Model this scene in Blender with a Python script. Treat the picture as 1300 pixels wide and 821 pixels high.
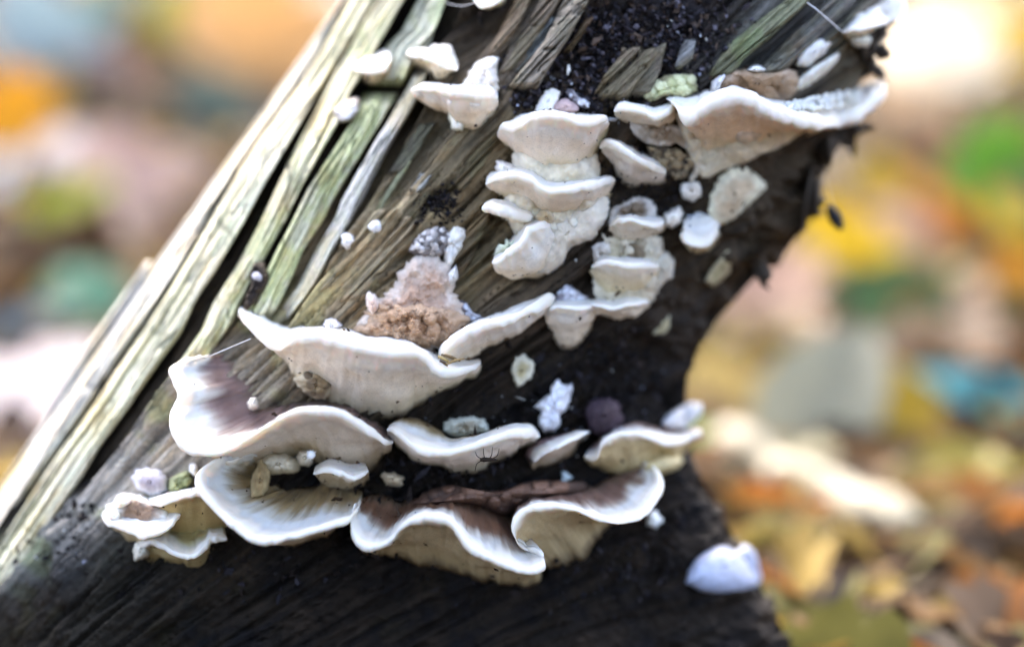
import bpy, math, random
import numpy as np
from mathutils import Vector

# ------------------------------------------------------------------ camera, world, sun, exposure
scene = bpy.context.scene
for o in list(bpy.data.objects):
    bpy.data.objects.remove(o, do_unlink=True)
U = 0.00017                       # metres per working unit (the stump is about 17 cm across)
FOC = 1805.0                      # focal length in the same units
PITCH = math.radians(8.0)
CAM_H = 880.0
CX, CY = 650.0, 410.5

cam_d = bpy.data.cameras.new("camera")
cam = bpy.data.objects.new("camera", cam_d)
scene.collection.objects.link(cam)
cam.location = (0, 0, CAM_H * U)
cam.rotation_euler = (math.pi / 2 - PITCH, 0, 0)
cam_d.lens = 50.0
cam_d.sensor_width = 36.0
cam_d.clip_start = 0.01
cam_d.clip_end = 500.0
cam_d.dof.use_dof = True
cam_d.dof.focus_distance = 1700 * U
cam_d.dof.aperture_fstop = 3.3
scene.camera = cam

SUN_EL, SUN_AZ = math.radians(38), math.radians(-6)      # azimuth from +Y (behind the stump), negative = left
world = bpy.data.worlds.new("World")
scene.world = world
world.use_nodes = True
wn = world.node_tree.nodes
sky = wn.new("ShaderNodeTexSky")
sky.sky_type = 'NISHITA'
sky.sun_disc = False
sky.sun_elevation = SUN_EL
sky.sun_rotation = SUN_AZ
sky.dust_density = 9.0
sky.ozone_density = 0.6
sky.air_density = 0.7
wn["Background"].inputs[1].default_value = 0.15
world.node_tree.links.new(sky.outputs[0], wn["Background"].inputs[0])

sun_d = bpy.data.lights.new("sun", 'SUN')
sun_d.energy = 2.0
sun_d.angle = math.radians(0.5)
sun_d.color = (1.0, 0.93, 0.82)
sun = bpy.data.objects.new("sun", sun_d)
scene.collection.objects.link(sun)
sdir = Vector((math.sin(SUN_AZ) * math.cos(SUN_EL), math.cos(SUN_AZ) * math.cos(SUN_EL), math.sin(SUN_EL)))
sun.rotation_euler = (-sdir).to_track_quat('-Z', 'Y').to_euler()

scene.view_settings.view_transform = 'Standard'
scene.view_settings.look = 'None'
scene.view_settings.exposure = 3.45
scene.view_settings.gamma = 1.0
scene.cycles.use_denoising = True
scene.cycles.max_bounces = 8
scene.cycles.diffuse_bounces = 4

rng = np.random.default_rng(7)
random.seed(7)

# ------------------------------------------------------------------ numeric helpers
F = np.array([0, math.cos(PITCH), -math.sin(PITCH)])
UP = np.array([0, math.sin(PITCH), math.cos(PITCH)])
RT = np.array([1.0, 0, 0])
CAM = np.array([0, 0, CAM_H])


def P(px, py, d):
    """point in space (working units) seen in direction (px, py) at depth d"""
    px, py, d = np.broadcast_arrays(np.asarray(px, float), np.asarray(py, float), np.asarray(d, float))
    return CAM + d[..., None] * (F + ((px - CX) / FOC)[..., None] * RT - ((py - CY) / FOC)[..., None] * UP)


def _hash(ix, iy, iz, seed):
    h = (ix.astype(np.int64) * 374761393 + iy.astype(np.int64) * 668265263 + iz.astype(np.int64) * 2147483647 + seed * 1442695041) & 0xffffffff
    h = ((h ^ (h >> 13)) * 1274126177) & 0xffffffff
    h = ((h ^ (h >> 16)) * 2246822519) & 0xffffffff
    h = h ^ (h >> 15)
    return (h & 0xffffff) / float(0xffffff) * 2 - 1


def noise(x, y, z=0.0, seed=0):
    x, y, z = np.broadcast_arrays(np.asarray(x, float), np.asarray(y, float), np.asarray(z, float))
    ix, iy, iz = np.floor(x), np.floor(y), np.floor(z)
    fx, fy, fz = x - ix, y - iy, z - iz
    fx, fy, fz = [f * f * f * (f * (f * 6 - 15) + 10) for f in (fx, fy, fz)]
    ix, iy, iz = ix.astype(np.int64), iy.astype(np.int64), iz.astype(np.int64)
    r = 0
    for dx in (0, 1):
        wx = fx if dx else 1 - fx
        for dy in (0, 1):
            wy = fy if dy else 1 - fy
            for dz in (0, 1):
                wz = fz if dz else 1 - fz
                r = r + wx * wy * wz * _hash(ix + dx, iy + dy, iz + dz, seed)
    return r


def fbm(x, y, z=0.0, oct=4, seed=0, gain=0.5):
    s, a, t = 0, 1.0, 0
    for k in range(oct):
        s = s + a * noise(np.asarray(x) * 2 ** k, np.asarray(y) * 2 ** k, np.asarray(z) * 2 ** k, seed + 17 * k)
        t += a
        a *= gain
    return s / t


def sstep(a, b, x):
    t = np.clip((np.asarray(x, float) - a) / (b - a), 0, 1)
    return t * t * (3 - 2 * t)


def resample(pts, n):
    """Catmull-Rom through the points, n samples at even spacing"""
    p = np.array(pts, float)
    if len(p) == 2:
        t = np.linspace(0, 1, n)[:, None]
        return p[0] * (1 - t) + p[1] * t
    q = np.vstack([2 * p[0] - p[1], p, 2 * p[-1] - p[-2]])
    out = []
    for i in range(len(p) - 1):
        t = np.linspace(0, 1, 24, endpoint=False)[:, None]
        a, b, c, d = q[i], q[i + 1], q[i + 2], q[i + 3]
        out.append(0.5 * (2 * b + (c - a) * t + (2 * a - 5 * b + 4 * c - d) * t ** 2 + (3 * b - a - 3 * c + d) * t ** 3))
    out = np.vstack(out + [p[-1:]])
    s = np.concatenate([[0], np.cumsum(np.linalg.norm(np.diff(out[:, :2], axis=0), axis=1) + 1e-6)])
    u = np.linspace(0, s[-1], n)
    return np.stack([np.interp(u, s, out[:, k]) for k in range(out.shape[1])], 1)


def xat(pts, y):
    p = sorted(pts, key=lambda q: q[1])
    return np.interp(y, [q[1] for q in p], [q[0] for q in p])


# fan of the wood grain: lines run through one far point, so grain = angle, along = radius
GX, GY = -460.0, 1294.0


def grain(px, py):
    th = np.arctan2(GY - py, px - GX)
    r = np.hypot(px - GX, GY - py)
    return th * 1400.0, r


# ------------------------------------------------------------------ outline and depth of the stump
XR_T = [(-520, 1340), (-250, 1230), (-100, 1168), (0, 1140), (50, 1124), (85, 1108), (120, 1085), (165, 1062), (205, 1042), (250, 1038),
        (290, 1024), (320, 1000), (350, 964), (400, 918), (440, 892), (480, 876), (530, 872), (590, 885), (640, 912), (690, 940),
        (740, 968), (821, 1010), (960, 1090), (1200, 1200)]


def xl(py):
    py = np.asarray(py, float)
    return 436 - 0.705 * py - 0.0008 * np.clip(py - 640, 0, None) ** 2


def xr(py):
    return np.interp(py, [a for a, b in XR_T], [b for a, b in XR_T])


def front(px, py):
    """depth of the stump's front face"""
    px, py = np.asarray(px, float), np.asarray(py, float)
    a, b = xl(py), xr(py)
    t = np.clip((px - a) / (b - a), 0.004, 0.996)
    w = sstep(230, 60, py)                      # near the broken top the front stays full further right
    k = 0.86 + 0.55 * w
    u = 2 * t ** k - 1
    n = 2.3 + 0.5 * w
    return 2045 - 285 * (1 - np.abs(u) ** n) ** (1 / n)


# ------------------------------------------------------------------ mesh helpers
COL = scene.collection


def tag(o, label=None, cat=None, group=None, kind=None):
    if label: o["label"] = label
    if cat: o["category"] = cat
    if group: o["group"] = group
    if kind: o["kind"] = kind
    return o


def mesh(name, verts, faces, mat, col=None, uv=None, parent=None, smooth=True, origin=None):
    v = np.asarray(verts, float)
    if origin is None:
        origin = v.mean(0) if parent is None else None
    base = np.array(parent["o_"] if parent is not None else origin, float)
    m = bpy.data.meshes.new(name)
    f = np.asarray(faces) if not isinstance(faces, list) else faces
    m.from_pydata(((v - base) * U).tolist(), [], f.tolist() if not isinstance(f, list) else f)
    if col is not None:
        c = np.ones((len(v), 4))
        c[:, :3] = col
        at = m.color_attributes.new("Col", 'FLOAT_COLOR', 'POINT')
        at.data.foreach_set("color", c.ravel())
    if uv is not None:
        at = m.attributes.new("grain", 'FLOAT_VECTOR', 'POINT')
        g = np.zeros((len(v), 3))
        g[:, :uv.shape[1]] = uv
        at.data.foreach_set("vector", g.ravel())
    m.materials.append(mat)
    if smooth:
        m.polygons.foreach_set("use_smooth", [True] * len(m.polygons))
    m.update()
    o = bpy.data.objects.new(name, m)
    COL.objects.link(o)
    o["o_"] = base.tolist()
    if parent is not None:
        o.parent = parent
    else:
        o.location = Vector(base * U)
    return o


def empty(name, p, label, cat, group=None):
    o = bpy.data.objects.new(name, None)
    o.empty_display_size = 0.01
    o.location = Vector(np.asarray(p) * U)
    COL.objects.link(o)
    o["o_"] = [float(x) for x in p]
    return tag(o, label, cat, group)


def grid_faces(nu, nv, close_v=False, off=0):
    i = np.arange(nu - 1)[:, None]
    j = np.arange(nv if close_v else nv - 1)[None, :]
    j2 = (j + 1) % nv
    f = np.stack([i * nv + j, i * nv + j2, (i + 1) * nv + j2, (i + 1) * nv + j], -1).reshape(-1, 4)
    return f + off


def grid_normals(V):
    du = np.gradient(V, axis=0)
    dv = np.gradient(V, axis=1)
    n = np.cross(du, dv)
    return n / (np.linalg.norm(n, axis=-1, keepdims=True) + 1e-9)


# ------------------------------------------------------------------ materials
def new_mat(name):
    m = bpy.data.materials.new(name)
    m.use_nodes = True
    nt = m.node_tree
    return m, nt, nt.nodes["Principled BSDF"]


def attr(nt, name):
    a = nt.nodes.new("ShaderNodeAttribute")
    a.attribute_name = name
    return a


def wood_material(name, lo, hi, bump):
    m, nt, b = new_mat(name)
    L = nt.links.new
    c = attr(nt, "Col")
    g = attr(nt, "grain")
    mp = nt.nodes.new("ShaderNodeMapping")
    mp.inputs["Scale"].default_value = (0.35, 0.018, 1)
    L(g.outputs["Vector"], mp.inputs[0])
    n1 = nt.nodes.new("ShaderNodeTexNoise")
    n1.inputs["Scale"].default_value = 1.0
    n1.inputs["Detail"].default_value = 8
    n1.inputs["Roughness"].default_value = 0.65
    L(mp.outputs[0], n1.inputs["Vector"])
    mp2 = nt.nodes.new("ShaderNodeMapping")
    mp2.inputs["Scale"].default_value = (0.9, 0.25, 1)
    L(g.outputs["Vector"], mp2.inputs[0])
    n2 = nt.nodes.new("ShaderNodeTexNoise")
    n2.inputs["Scale"].default_value = 0.5
    n2.inputs["Detail"].default_value = 6
    L(mp2.outputs[0], n2.inputs["Vector"])
    r = nt.nodes.new("ShaderNodeMapRange")
    r.inputs[1].default_value, r.inputs[2].default_value = 0.25, 0.75
    r.inputs[3].default_value, r.inputs[4].default_value = lo, hi
    L(n1.outputs[0], r.inputs[0])
    r2 = nt.nodes.new("ShaderNodeMapRange")
    r2.inputs[1].default_value, r2.inputs[2].default_value = 0.3, 0.7
    r2.inputs[3].default_value, r2.inputs[4].default_value = 0.75, 1.2
    L(n2.outputs[0], r2.inputs[0])
    mul = nt.nodes.new("ShaderNodeMath"); mul.operation = 'MULTIPLY'
    L(r.outputs[0], mul.inputs[0]); L(r2.outputs[0], mul.inputs[1])
    vm = nt.nodes.new("ShaderNodeVectorMath"); vm.operation = 'SCALE'
    L(c.outputs["Color"], vm.inputs[0]); L(mul.outputs[0], vm.inputs["Scale"])
    L(vm.outputs[0], b.inputs["Base Color"])
    b.inputs["Roughness"].default_value = 0.72
    b.inputs["Specular IOR Level"].default_value = 0.2
    add = nt.nodes.new("ShaderNodeMath"); add.operation = 'ADD'
    L(n1.outputs[0], add.inputs[0]); L(n2.outputs[0], add.inputs[1])
    bp = nt.nodes.new("ShaderNodeBump")
    bp.inputs["Strength"].default_value = bump
    bp.inputs["Distance"].default_value = 3.5 * U
    L(add.outputs[0], bp.inputs["Height"])
    L(bp.outputs[0], b.inputs["Normal"])
    return m


def fungus_material(name, rough=0.5, sss=0.25, bump_scale=900, bump=0.25, pores=0):
    m, nt, b = new_mat(name)
    L = nt.links.new
    c = attr(nt, "Col")
    tc = nt.nodes.new("ShaderNodeTexCoord")
    n = nt.nodes.new("ShaderNodeTexNoise")
    n.inputs["Scale"].default_value = bump_scale
    n.inputs["Detail"].default_value = 5
    L(tc.outputs["Object"], n.inputs["Vector"])
    n2 = nt.nodes.new("ShaderNodeTexNoise")
    n2.inputs["Scale"].default_value = bump_scale * 0.3
    n2.inputs["Detail"].default_value = 5
    L(tc.outputs["Object"], n2.inputs["Vector"])
    r = nt.nodes.new("ShaderNodeMapRange")
    r.inputs[1].default_value, r.inputs[2].default_value = 0.3, 0.7
    r.inputs[3].default_value, r.inputs[4].default_value = 0.93, 1.04
    L(n2.outputs[0], r.inputs[0])
    vm = nt.nodes.new("ShaderNodeVectorMath"); vm.operation = 'SCALE'
    L(c.outputs["Color"], vm.inputs[0]); L(r.outputs[0], vm.inputs["Scale"])
    outc = vm
    if pores:
        vo = nt.nodes.new("ShaderNodeTexVoronoi")
        vo.inputs["Scale"].default_value = pores
        L(tc.outputs["Object"], vo.inputs["Vector"])
        pr = nt.nodes.new("ShaderNodeMapRange")
        pr.inputs[1].default_value, pr.inputs[2].default_value = 0.1, 0.42
        pr.inputs[3].default_value, pr.inputs[4].default_value = 0.87, 1.03
        L(vo.outputs["Distance"], pr.inputs[0])
        outc = nt.nodes.new("ShaderNodeVectorMath"); outc.operation = 'SCALE'
        L(vm.outputs[0], outc.inputs[0]); L(pr.outputs[0], outc.inputs["Scale"])
    L(outc.outputs[0], b.inputs["Base Color"])
    b.inputs["Roughness"].default_value = rough
    b.inputs["Specular IOR Level"].default_value = 0.3
    b.inputs["Subsurface Weight"].default_value = sss
    b.inputs["Subsurface Radius"].default_value = (1.0, 0.75, 0.5)
    b.inputs["Subsurface Scale"].default_value = 0.0026
    bp = nt.nodes.new("ShaderNodeBump")
    bp.inputs["Strength"].default_value = bump
    bp.inputs["Distance"].default_value = 2 * U
    L(n.outputs[0], bp.inputs["Height"])
    L(bp.outputs[0], b.inputs["Normal"])
    return m


def plain_attr_material(name, rough=0.8, spec=0.3, translucent=0.0, bump_scale=None, bump_dist=2 * U):
    m, nt, b = new_mat(name)
    L = nt.links.new
    c = attr(nt, "Col")
    tc = nt.nodes.new("ShaderNodeTexCoord")
    n = nt.nodes.new("ShaderNodeTexNoise")
    n.inputs["Scale"].default_value = bump_scale or 400
    n.inputs["Detail"].default_value = 5
    L(tc.outputs["Object"], n.inputs["Vector"])
    r = nt.nodes.new("ShaderNodeMapRange")
    r.inputs[1].default_value, r.inputs[2].default_value = 0.3, 0.7
    r.inputs[3].default_value, r.inputs[4].default_value = 0.75, 1.2
    L(n.outputs[0], r.inputs[0])
    vm = nt.nodes.new("ShaderNodeVectorMath"); vm.operation = 'SCALE'
    L(c.outputs["Color"], vm.inputs[0]); L(r.outputs[0], vm.inputs["Scale"])
    L(vm.outputs[0], b.inputs["Base Color"])
    b.inputs["Roughness"].default_value = rough
    b.inputs["Specular IOR Level"].default_value = spec
    bp = nt.nodes.new("ShaderNodeBump")
    bp.inputs["Strength"].default_value = 0.5
    bp.inputs["Distance"].default_value = bump_dist
    L(n.outputs[0], bp.inputs["Height"])
    L(bp.outputs[0], b.inputs["Normal"])
    if translucent:
        t = nt.nodes.new("ShaderNodeBsdfTranslucent")
        L(vm.outputs[0], t.inputs["Color"])
        mx = nt.nodes.new("ShaderNodeMixShader")
        mx.inputs[0].default_value = translucent
        L(b.outputs[0], mx.inputs[1]); L(t.outputs[0], mx.inputs[2])
        L(mx.outputs[0], nt.nodes["Material Output"].inputs["Surface"])
    return m


M_WOOD = wood_material("rotten_wood", 0.45, 1.45, 0.9)
M_PALE = wood_material("weathered_wood", 0.74, 1.2, 0.55)
M_FUN = fungus_material("fungus_flesh", sss=0.6, bump=0.3)
M_PORE = fungus_material("fungus_pores", rough=0.65, sss=0.15, bump_scale=2600, bump=0.5, pores=2300)
M_CRUST = fungus_material("fungus_crust", rough=0.6, sss=0.12, bump_scale=1500, bump=0.7)
M_ROT = plain_attr_material("rot_crumb", rough=0.65, spec=0.14, bump_scale=1500)
M_LEAF = plain_attr_material("dead_leaf", rough=0.6, spec=0.14, translucent=0.38, bump_scale=60)
M_TWIG = plain_attr_material("dead_twig", rough=0.6, bump_scale=150)
M_SILK = plain_attr_material("spider_silk", rough=0.3, spec=0.6)
M_SOIL = plain_attr_material("forest_soil", rough=0.9, spec=0.2, bump_scale=120, bump_dist=0.003)

# ------------------------------------------------------------------ ground
G0 = 4200.0
TAN = math.tan(math.radians(14))


def ground_z(x, y):
    """height of the forest floor (working units)"""
    x, y = np.asarray(x, float), np.asarray(y, float)
    s = np.clip(y - G0, 0, None)
    rise = TAN * (s - 1500 * (1 - np.exp(-s / 1500)))
    rise = np.where(rise > 60000, 60000 + (rise - 60000) * 0.15, rise)
    amp = 25 + 30 * sstep(2500, 6000, y)
    return rise + amp * fbm(x / 900, y / 900, oct=3, seed=5) + 10 * fbm(x / 160, y / 160, oct=2, seed=8)


def ground_hit(px, py):
    """where the line of sight through (px, py) meets the forest floor"""
    d = np.concatenate([np.linspace(1200, 12000, 1500), np.geomspace(12001, 300000, 1500)])
    q = P(px, py, d)
    below = q[:, 2] < ground_z(q[:, 0], q[:, 1])
    k = int(np.argmax(below)) if below.any() else len(d) - 1
    return q[k], d[k]


gx = np.concatenate([-np.geomspace(300000, 5200, 26), np.linspace(-5000, 5000, 150), np.geomspace(5200, 300000, 26)])
gy = np.concatenate([-np.geomspace(300000, 700, 22), np.linspace(-500, 9000, 150), np.geomspace(9100, 400000, 60)])
XX, YY = np.meshgrid(gx, gy, indexing='ij')
ZZ = ground_z(XX, YY)
n1 = fbm(XX / 420, YY / 420, oct=4, seed=21)[..., None]
n2 = fbm(XX / 1500, YY / 1500, oct=3, seed=33)[..., None]
gc = np.array([.024, .016, .010]) * (1 + .5 * n1) + np.clip(n2, 0, 1) * np.array([.06, .04, .02])
mesh("ground", np.stack([XX, YY, ZZ], -1).reshape(-1, 3), grid_faces(len(gx), len(gy)), M_SOIL, col=np.clip(gc, .01, 1).reshape(-1, 3),
     origin=(0, 0, 0))["kind"] = "structure"

# ------------------------------------------------------------------ the stump
C1 = [(700, -370), (568, -180), (441, 0), (403, 70), (370, 118), (335, 165), (302, 212), (246, 310), (206, 376), (178, 420), (140, 476), (112, 518), (68, 578), (0, 680), (-60, 770)]
C2 = [(735, -370), (605, -180), (478, 0), (460, 26), (440, 64), (420, 96), (396, 140), (376, 176), (354, 216), (332, 258), (318, 286), (290, 336), (258, 386), (244, 420), (208, 470), (176, 516), (138, 568), (108, 604), (60, 670), (-10, 770)]
C2W = [(3, -370), (3, 0), (4, 96), (6.5, 176), (10, 258), (12, 336), (13, 470), (12, 568), (3, 604), (2, 770)]
C3 = [(775, -370), (645, -180), (522, 0), (500, 40), (484, 60), (470, 90), (455, 115), (436, 158), (412, 198), (386, 240), (366, 282), (340, 330), (328, 350), (314, 380), (300, 410), (262, 460), (235, 500), (200, 545), (165, 580)]
C3W = [(10, -370), (10, 40), (6, 60), (6, 90), (9, 115), (8, 158), (7, 198), (5, 240), (5.5, 330), (7, 350), (6, 380), (5, 410), (7, 580)]
C4 = [(820, -370), (695, -180), (571, 0), (546, 65), (526, 88), (507, 122), (487, 156), (467, 188), (446, 224), (427, 257), (418, 278), (392, 320), (374, 360), (352, 395), (320, 440)]
C4W = [(4, -370), (4, 60), (4, 88), (4, 176), (4.5, 224), (6.5, 278), (8.5, 320), (8, 355), (3, 375), (3, 440)]
C5 = [(546, 82), (528, 130), (494, 188), (472, 230), (458, 258), (430, 306), (400, 360), (376, 396), (345, 440)]


def off(c, w, s):
    ws = w if not isinstance(w, (int, float)) else [(w, -400), (w, 900)]
    return [(x + s * float(xat(ws, y)), y) for x, y in c]


def blobs(px, py, base, lst):
    """soft patches of colour: (x, y, radius along grain, radius across, colour)"""
    out = np.ones(px.shape + (3,)) * np.array(base)
    wob = 1 + 0.5 * fbm(px / 60, py / 60, oct=3, seed=3)
    ca, sa = math.cos(math.radians(-49)), math.sin(math.radians(-49))
    for x, y, ra, rb, c in lst:
        u = (px - x) * ca + (py - y) * sa
        v = -(px - x) * sa + (py - y) * ca
        w = np.clip(np.exp(-((u / ra) ** 2 + (v / rb) ** 2)) * 1.5 * wob, 0, 1)[..., None]
        out = out * (1 - w) + np.array(c) * w
    return out


TAN_C, BRN, DRK, GRY = (.44, .33, .19), (.17, .11, .055), (.014, .012, .012), (.17, .155, .14)
ZONES = [(520, 300, 190, 90, (.26, .175, .078)), (640, 250, 160, 50, (.17, .115, .052)), (960, 200, 120, 60, (.05, .034, .018)), (560, 200, 110, 60, (.10, .08, .045)), (470, 300, 110, 45, TAN_C), (420, 370, 70, 40, TAN_C), (330, 440, 80, 60, (.42, .33, .22)),
         (250, 540, 80, 50, (.40, .33, .25)), (290, 490, 70, 40, (.42, .34, .25)), (560, 260, 60, 26, (.17, .13, .07)), (600, 320, 80, 40, (.16, .12, .065)), (640, 360, 50, 30, (.14, .10, .06)),
         (610, 220, 90, 18, (.2, .14, .07)), (660, 60, 90, 40, (.16, .12, .08)), (720, 20, 80, 30, (.16, .13, .10)), (770, 60, 60, 60, DRK), (850, 30, 90, 50, (.03, .026, .028)),
         (960, 60, 90, 40, (.12, .115, .10)), (1060, 40, 90, 40, GRY), (1080, 80, 40, 30, (.09, .075, .05)), (180, 596, 70, 30, (.42, .36, .29)),
         (90, 690, 60, 40, (.03, .032, .036)), (30, 700, 60, 22, (.3, .29, .24)), (180, 700, 70, 60, (.035, .035, .025)), (150, 606, 90, 30, (.52, .46, .38)), (225, 545, 100, 48, (.50, .42, .32)), (300, 470, 60, 40, (.46, .38, .27)),
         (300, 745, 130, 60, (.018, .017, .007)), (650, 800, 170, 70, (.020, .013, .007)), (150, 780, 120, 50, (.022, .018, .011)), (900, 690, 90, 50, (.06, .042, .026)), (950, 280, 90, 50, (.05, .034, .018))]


def stump_core():
    rows = np.arange(-520, 1180, 2.6)
    nf, nb = 470, 70
    ph = np.concatenate([np.linspace(math.pi, 0, nf, endpoint=False), np.linspace(0, -math.pi, nb, endpoint=False)])
    a, b = xl(rows)[:, None], xr(rows)[:, None]
    fr = ph >= 0
    # front columns are spaced evenly in the picture's width, back ones round the ellipse
    tt = np.where(fr, 0.5 + 0.5 * np.sign(np.cos(ph)) * np.abs(np.cos(ph)) ** 0.9, 0.5 + 0.5 * np.cos(ph))[None, :]
    py = np.repeat(rows[:, None], len(ph), 1)
    px = a + (b - a) * np.clip(tt, 0.004, 0.996)
    d = np.where(fr[None, :], front(px, py), 2045 + 255 * np.abs(np.sin(ph))[None, :])
    V = P(px, py, d)
    N = grid_normals(V)
    if (N[:, nf // 2] @ F).mean() > 0:
        N = -N
    s, r = grain(px, py)
    # fibres and cracks run along the grain
    wz = 6 * fbm(s / 90, r / 160, oct=2, seed=90)
    fib = 12 * fbm((s + wz) / 26, r / 240, oct=3, seed=1) + 5 * fbm((s + wz) / 8, r / 130, oct=3, seed=2) + 2.2 * fbm(s / 3, r / 60, oct=2, seed=30)
    rid = 1 - np.abs(fbm((s + wz) / 22, r / 320, oct=2, seed=4)) * 5
    rid2 = 1 - np.abs(fbm((s + wz) / 11, r / 190, oct=2, seed=34)) * 6
    crack = -30 * np.clip(rid, 0, 1) ** 2 - 12 * np.clip(rid2, 0, 1) ** 2
    lump = fbm(px / 26, py / 26, oct=4, seed=6)
    rotz = np.zeros(px.shape)
    for x, y, rx, ry in [(770, 50, 80, 60), (850, 40, 80, 45), (700, 120, 60, 25), (555, 285, 26, 30), (850, 190, 50, 40), (840, 260, 60, 60)]:
        rotz = np.maximum(rotz, np.exp(-(((px - x) / rx) ** 2 + ((py - y) / ry) ** 2)))
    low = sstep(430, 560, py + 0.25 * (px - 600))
    under = sstep(0.80, 0.93, (px - a) / (b - a)) * sstep(150, 230, py)
    iso = np.clip(rotz * 1.4 + low * 0.5 + under, 0, 1)
    ter = np.floor(3.2 * fbm((s + wz) / 30, r / 210, oct=3, seed=36) + .15 * fbm(s / 4, r / 30, oct=2, seed=37)) * 5.5
    fib = fib * .8 + ter
    h = (fib + crack) * (1 - 0.8 * iso) + iso * 19 * lump + iso * 6 * fbm(px / 8, py / 8, oct=3, seed=39) + 9 * fbm(px / 120, py / 120, oct=2, seed=9)
    h -= 32 * np.clip(rotz, 0, 1) * (px > 650)
    # the core lies deeper under the loose strips on the left, and in the hollow between them at the top
    c5 = np.where(py < 82, xat(C4, py), xat(C5, py))
    strip = sstep(6, -8, px - c5) * sstep(470, 400, py + 0.35 * (px - 300))
    strip = np.maximum(strip, sstep(4, -10, px - xat(C2, py) - 10) * sstep(640, 590, py))
    h -= 42 * strip
    h -= 48 * np.exp(-(((px - 600 - (20 - py) * .5) / 34) ** 2)) * sstep(95, 20, py)
    h -= 26 * np.exp(-(((px - 530 + (py - 180) * .72) / 28) ** 2)) * sstep(100, 140, py) * sstep(300, 230, py)
    h -= 24 * low * sstep(300, 480, px) * sstep(905, 840, px)
    jag = under * 22 * np.clip(fbm(px / 30, py / 30, oct=3, seed=12), -.6, 1)
    h += jag
    V = V + N * h[..., None]
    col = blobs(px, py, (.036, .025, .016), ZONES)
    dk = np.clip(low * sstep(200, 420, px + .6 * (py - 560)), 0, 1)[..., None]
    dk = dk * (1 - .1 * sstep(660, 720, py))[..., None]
    col = col * (1 - dk) + np.array([.014, .009, .0052]) * np.clip(1 + 1.4 * fbm(px / 34, py / 34, oct=4, seed=38), .3, 2.2)[..., None] * dk  # dark rotten wood, painted darker still to put shadow into the low base
    f1 = fbm(s / 7, r / 120, oct=3, seed=14)[..., None]
    col = col * np.clip(1 + 0.9 * f1, .35, 1.9)
    moss = sstep(.1, .5, fbm(px / 50, py / 50, oct=3, seed=15))[..., None] * (0.5 * sstep(700, 300, px) + .1)[..., None]
    col = col * (1 - moss) + moss * col * np.array([.95, 1.1, .6])
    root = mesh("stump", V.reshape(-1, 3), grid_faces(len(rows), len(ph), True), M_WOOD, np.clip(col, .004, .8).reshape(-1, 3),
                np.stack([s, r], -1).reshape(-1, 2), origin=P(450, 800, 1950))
    tag(root, "leaning rotten tree stump with split grey and mossy wood, covered in white bracket fungi", "stump")
    return root


STUMP = stump_core()


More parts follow.
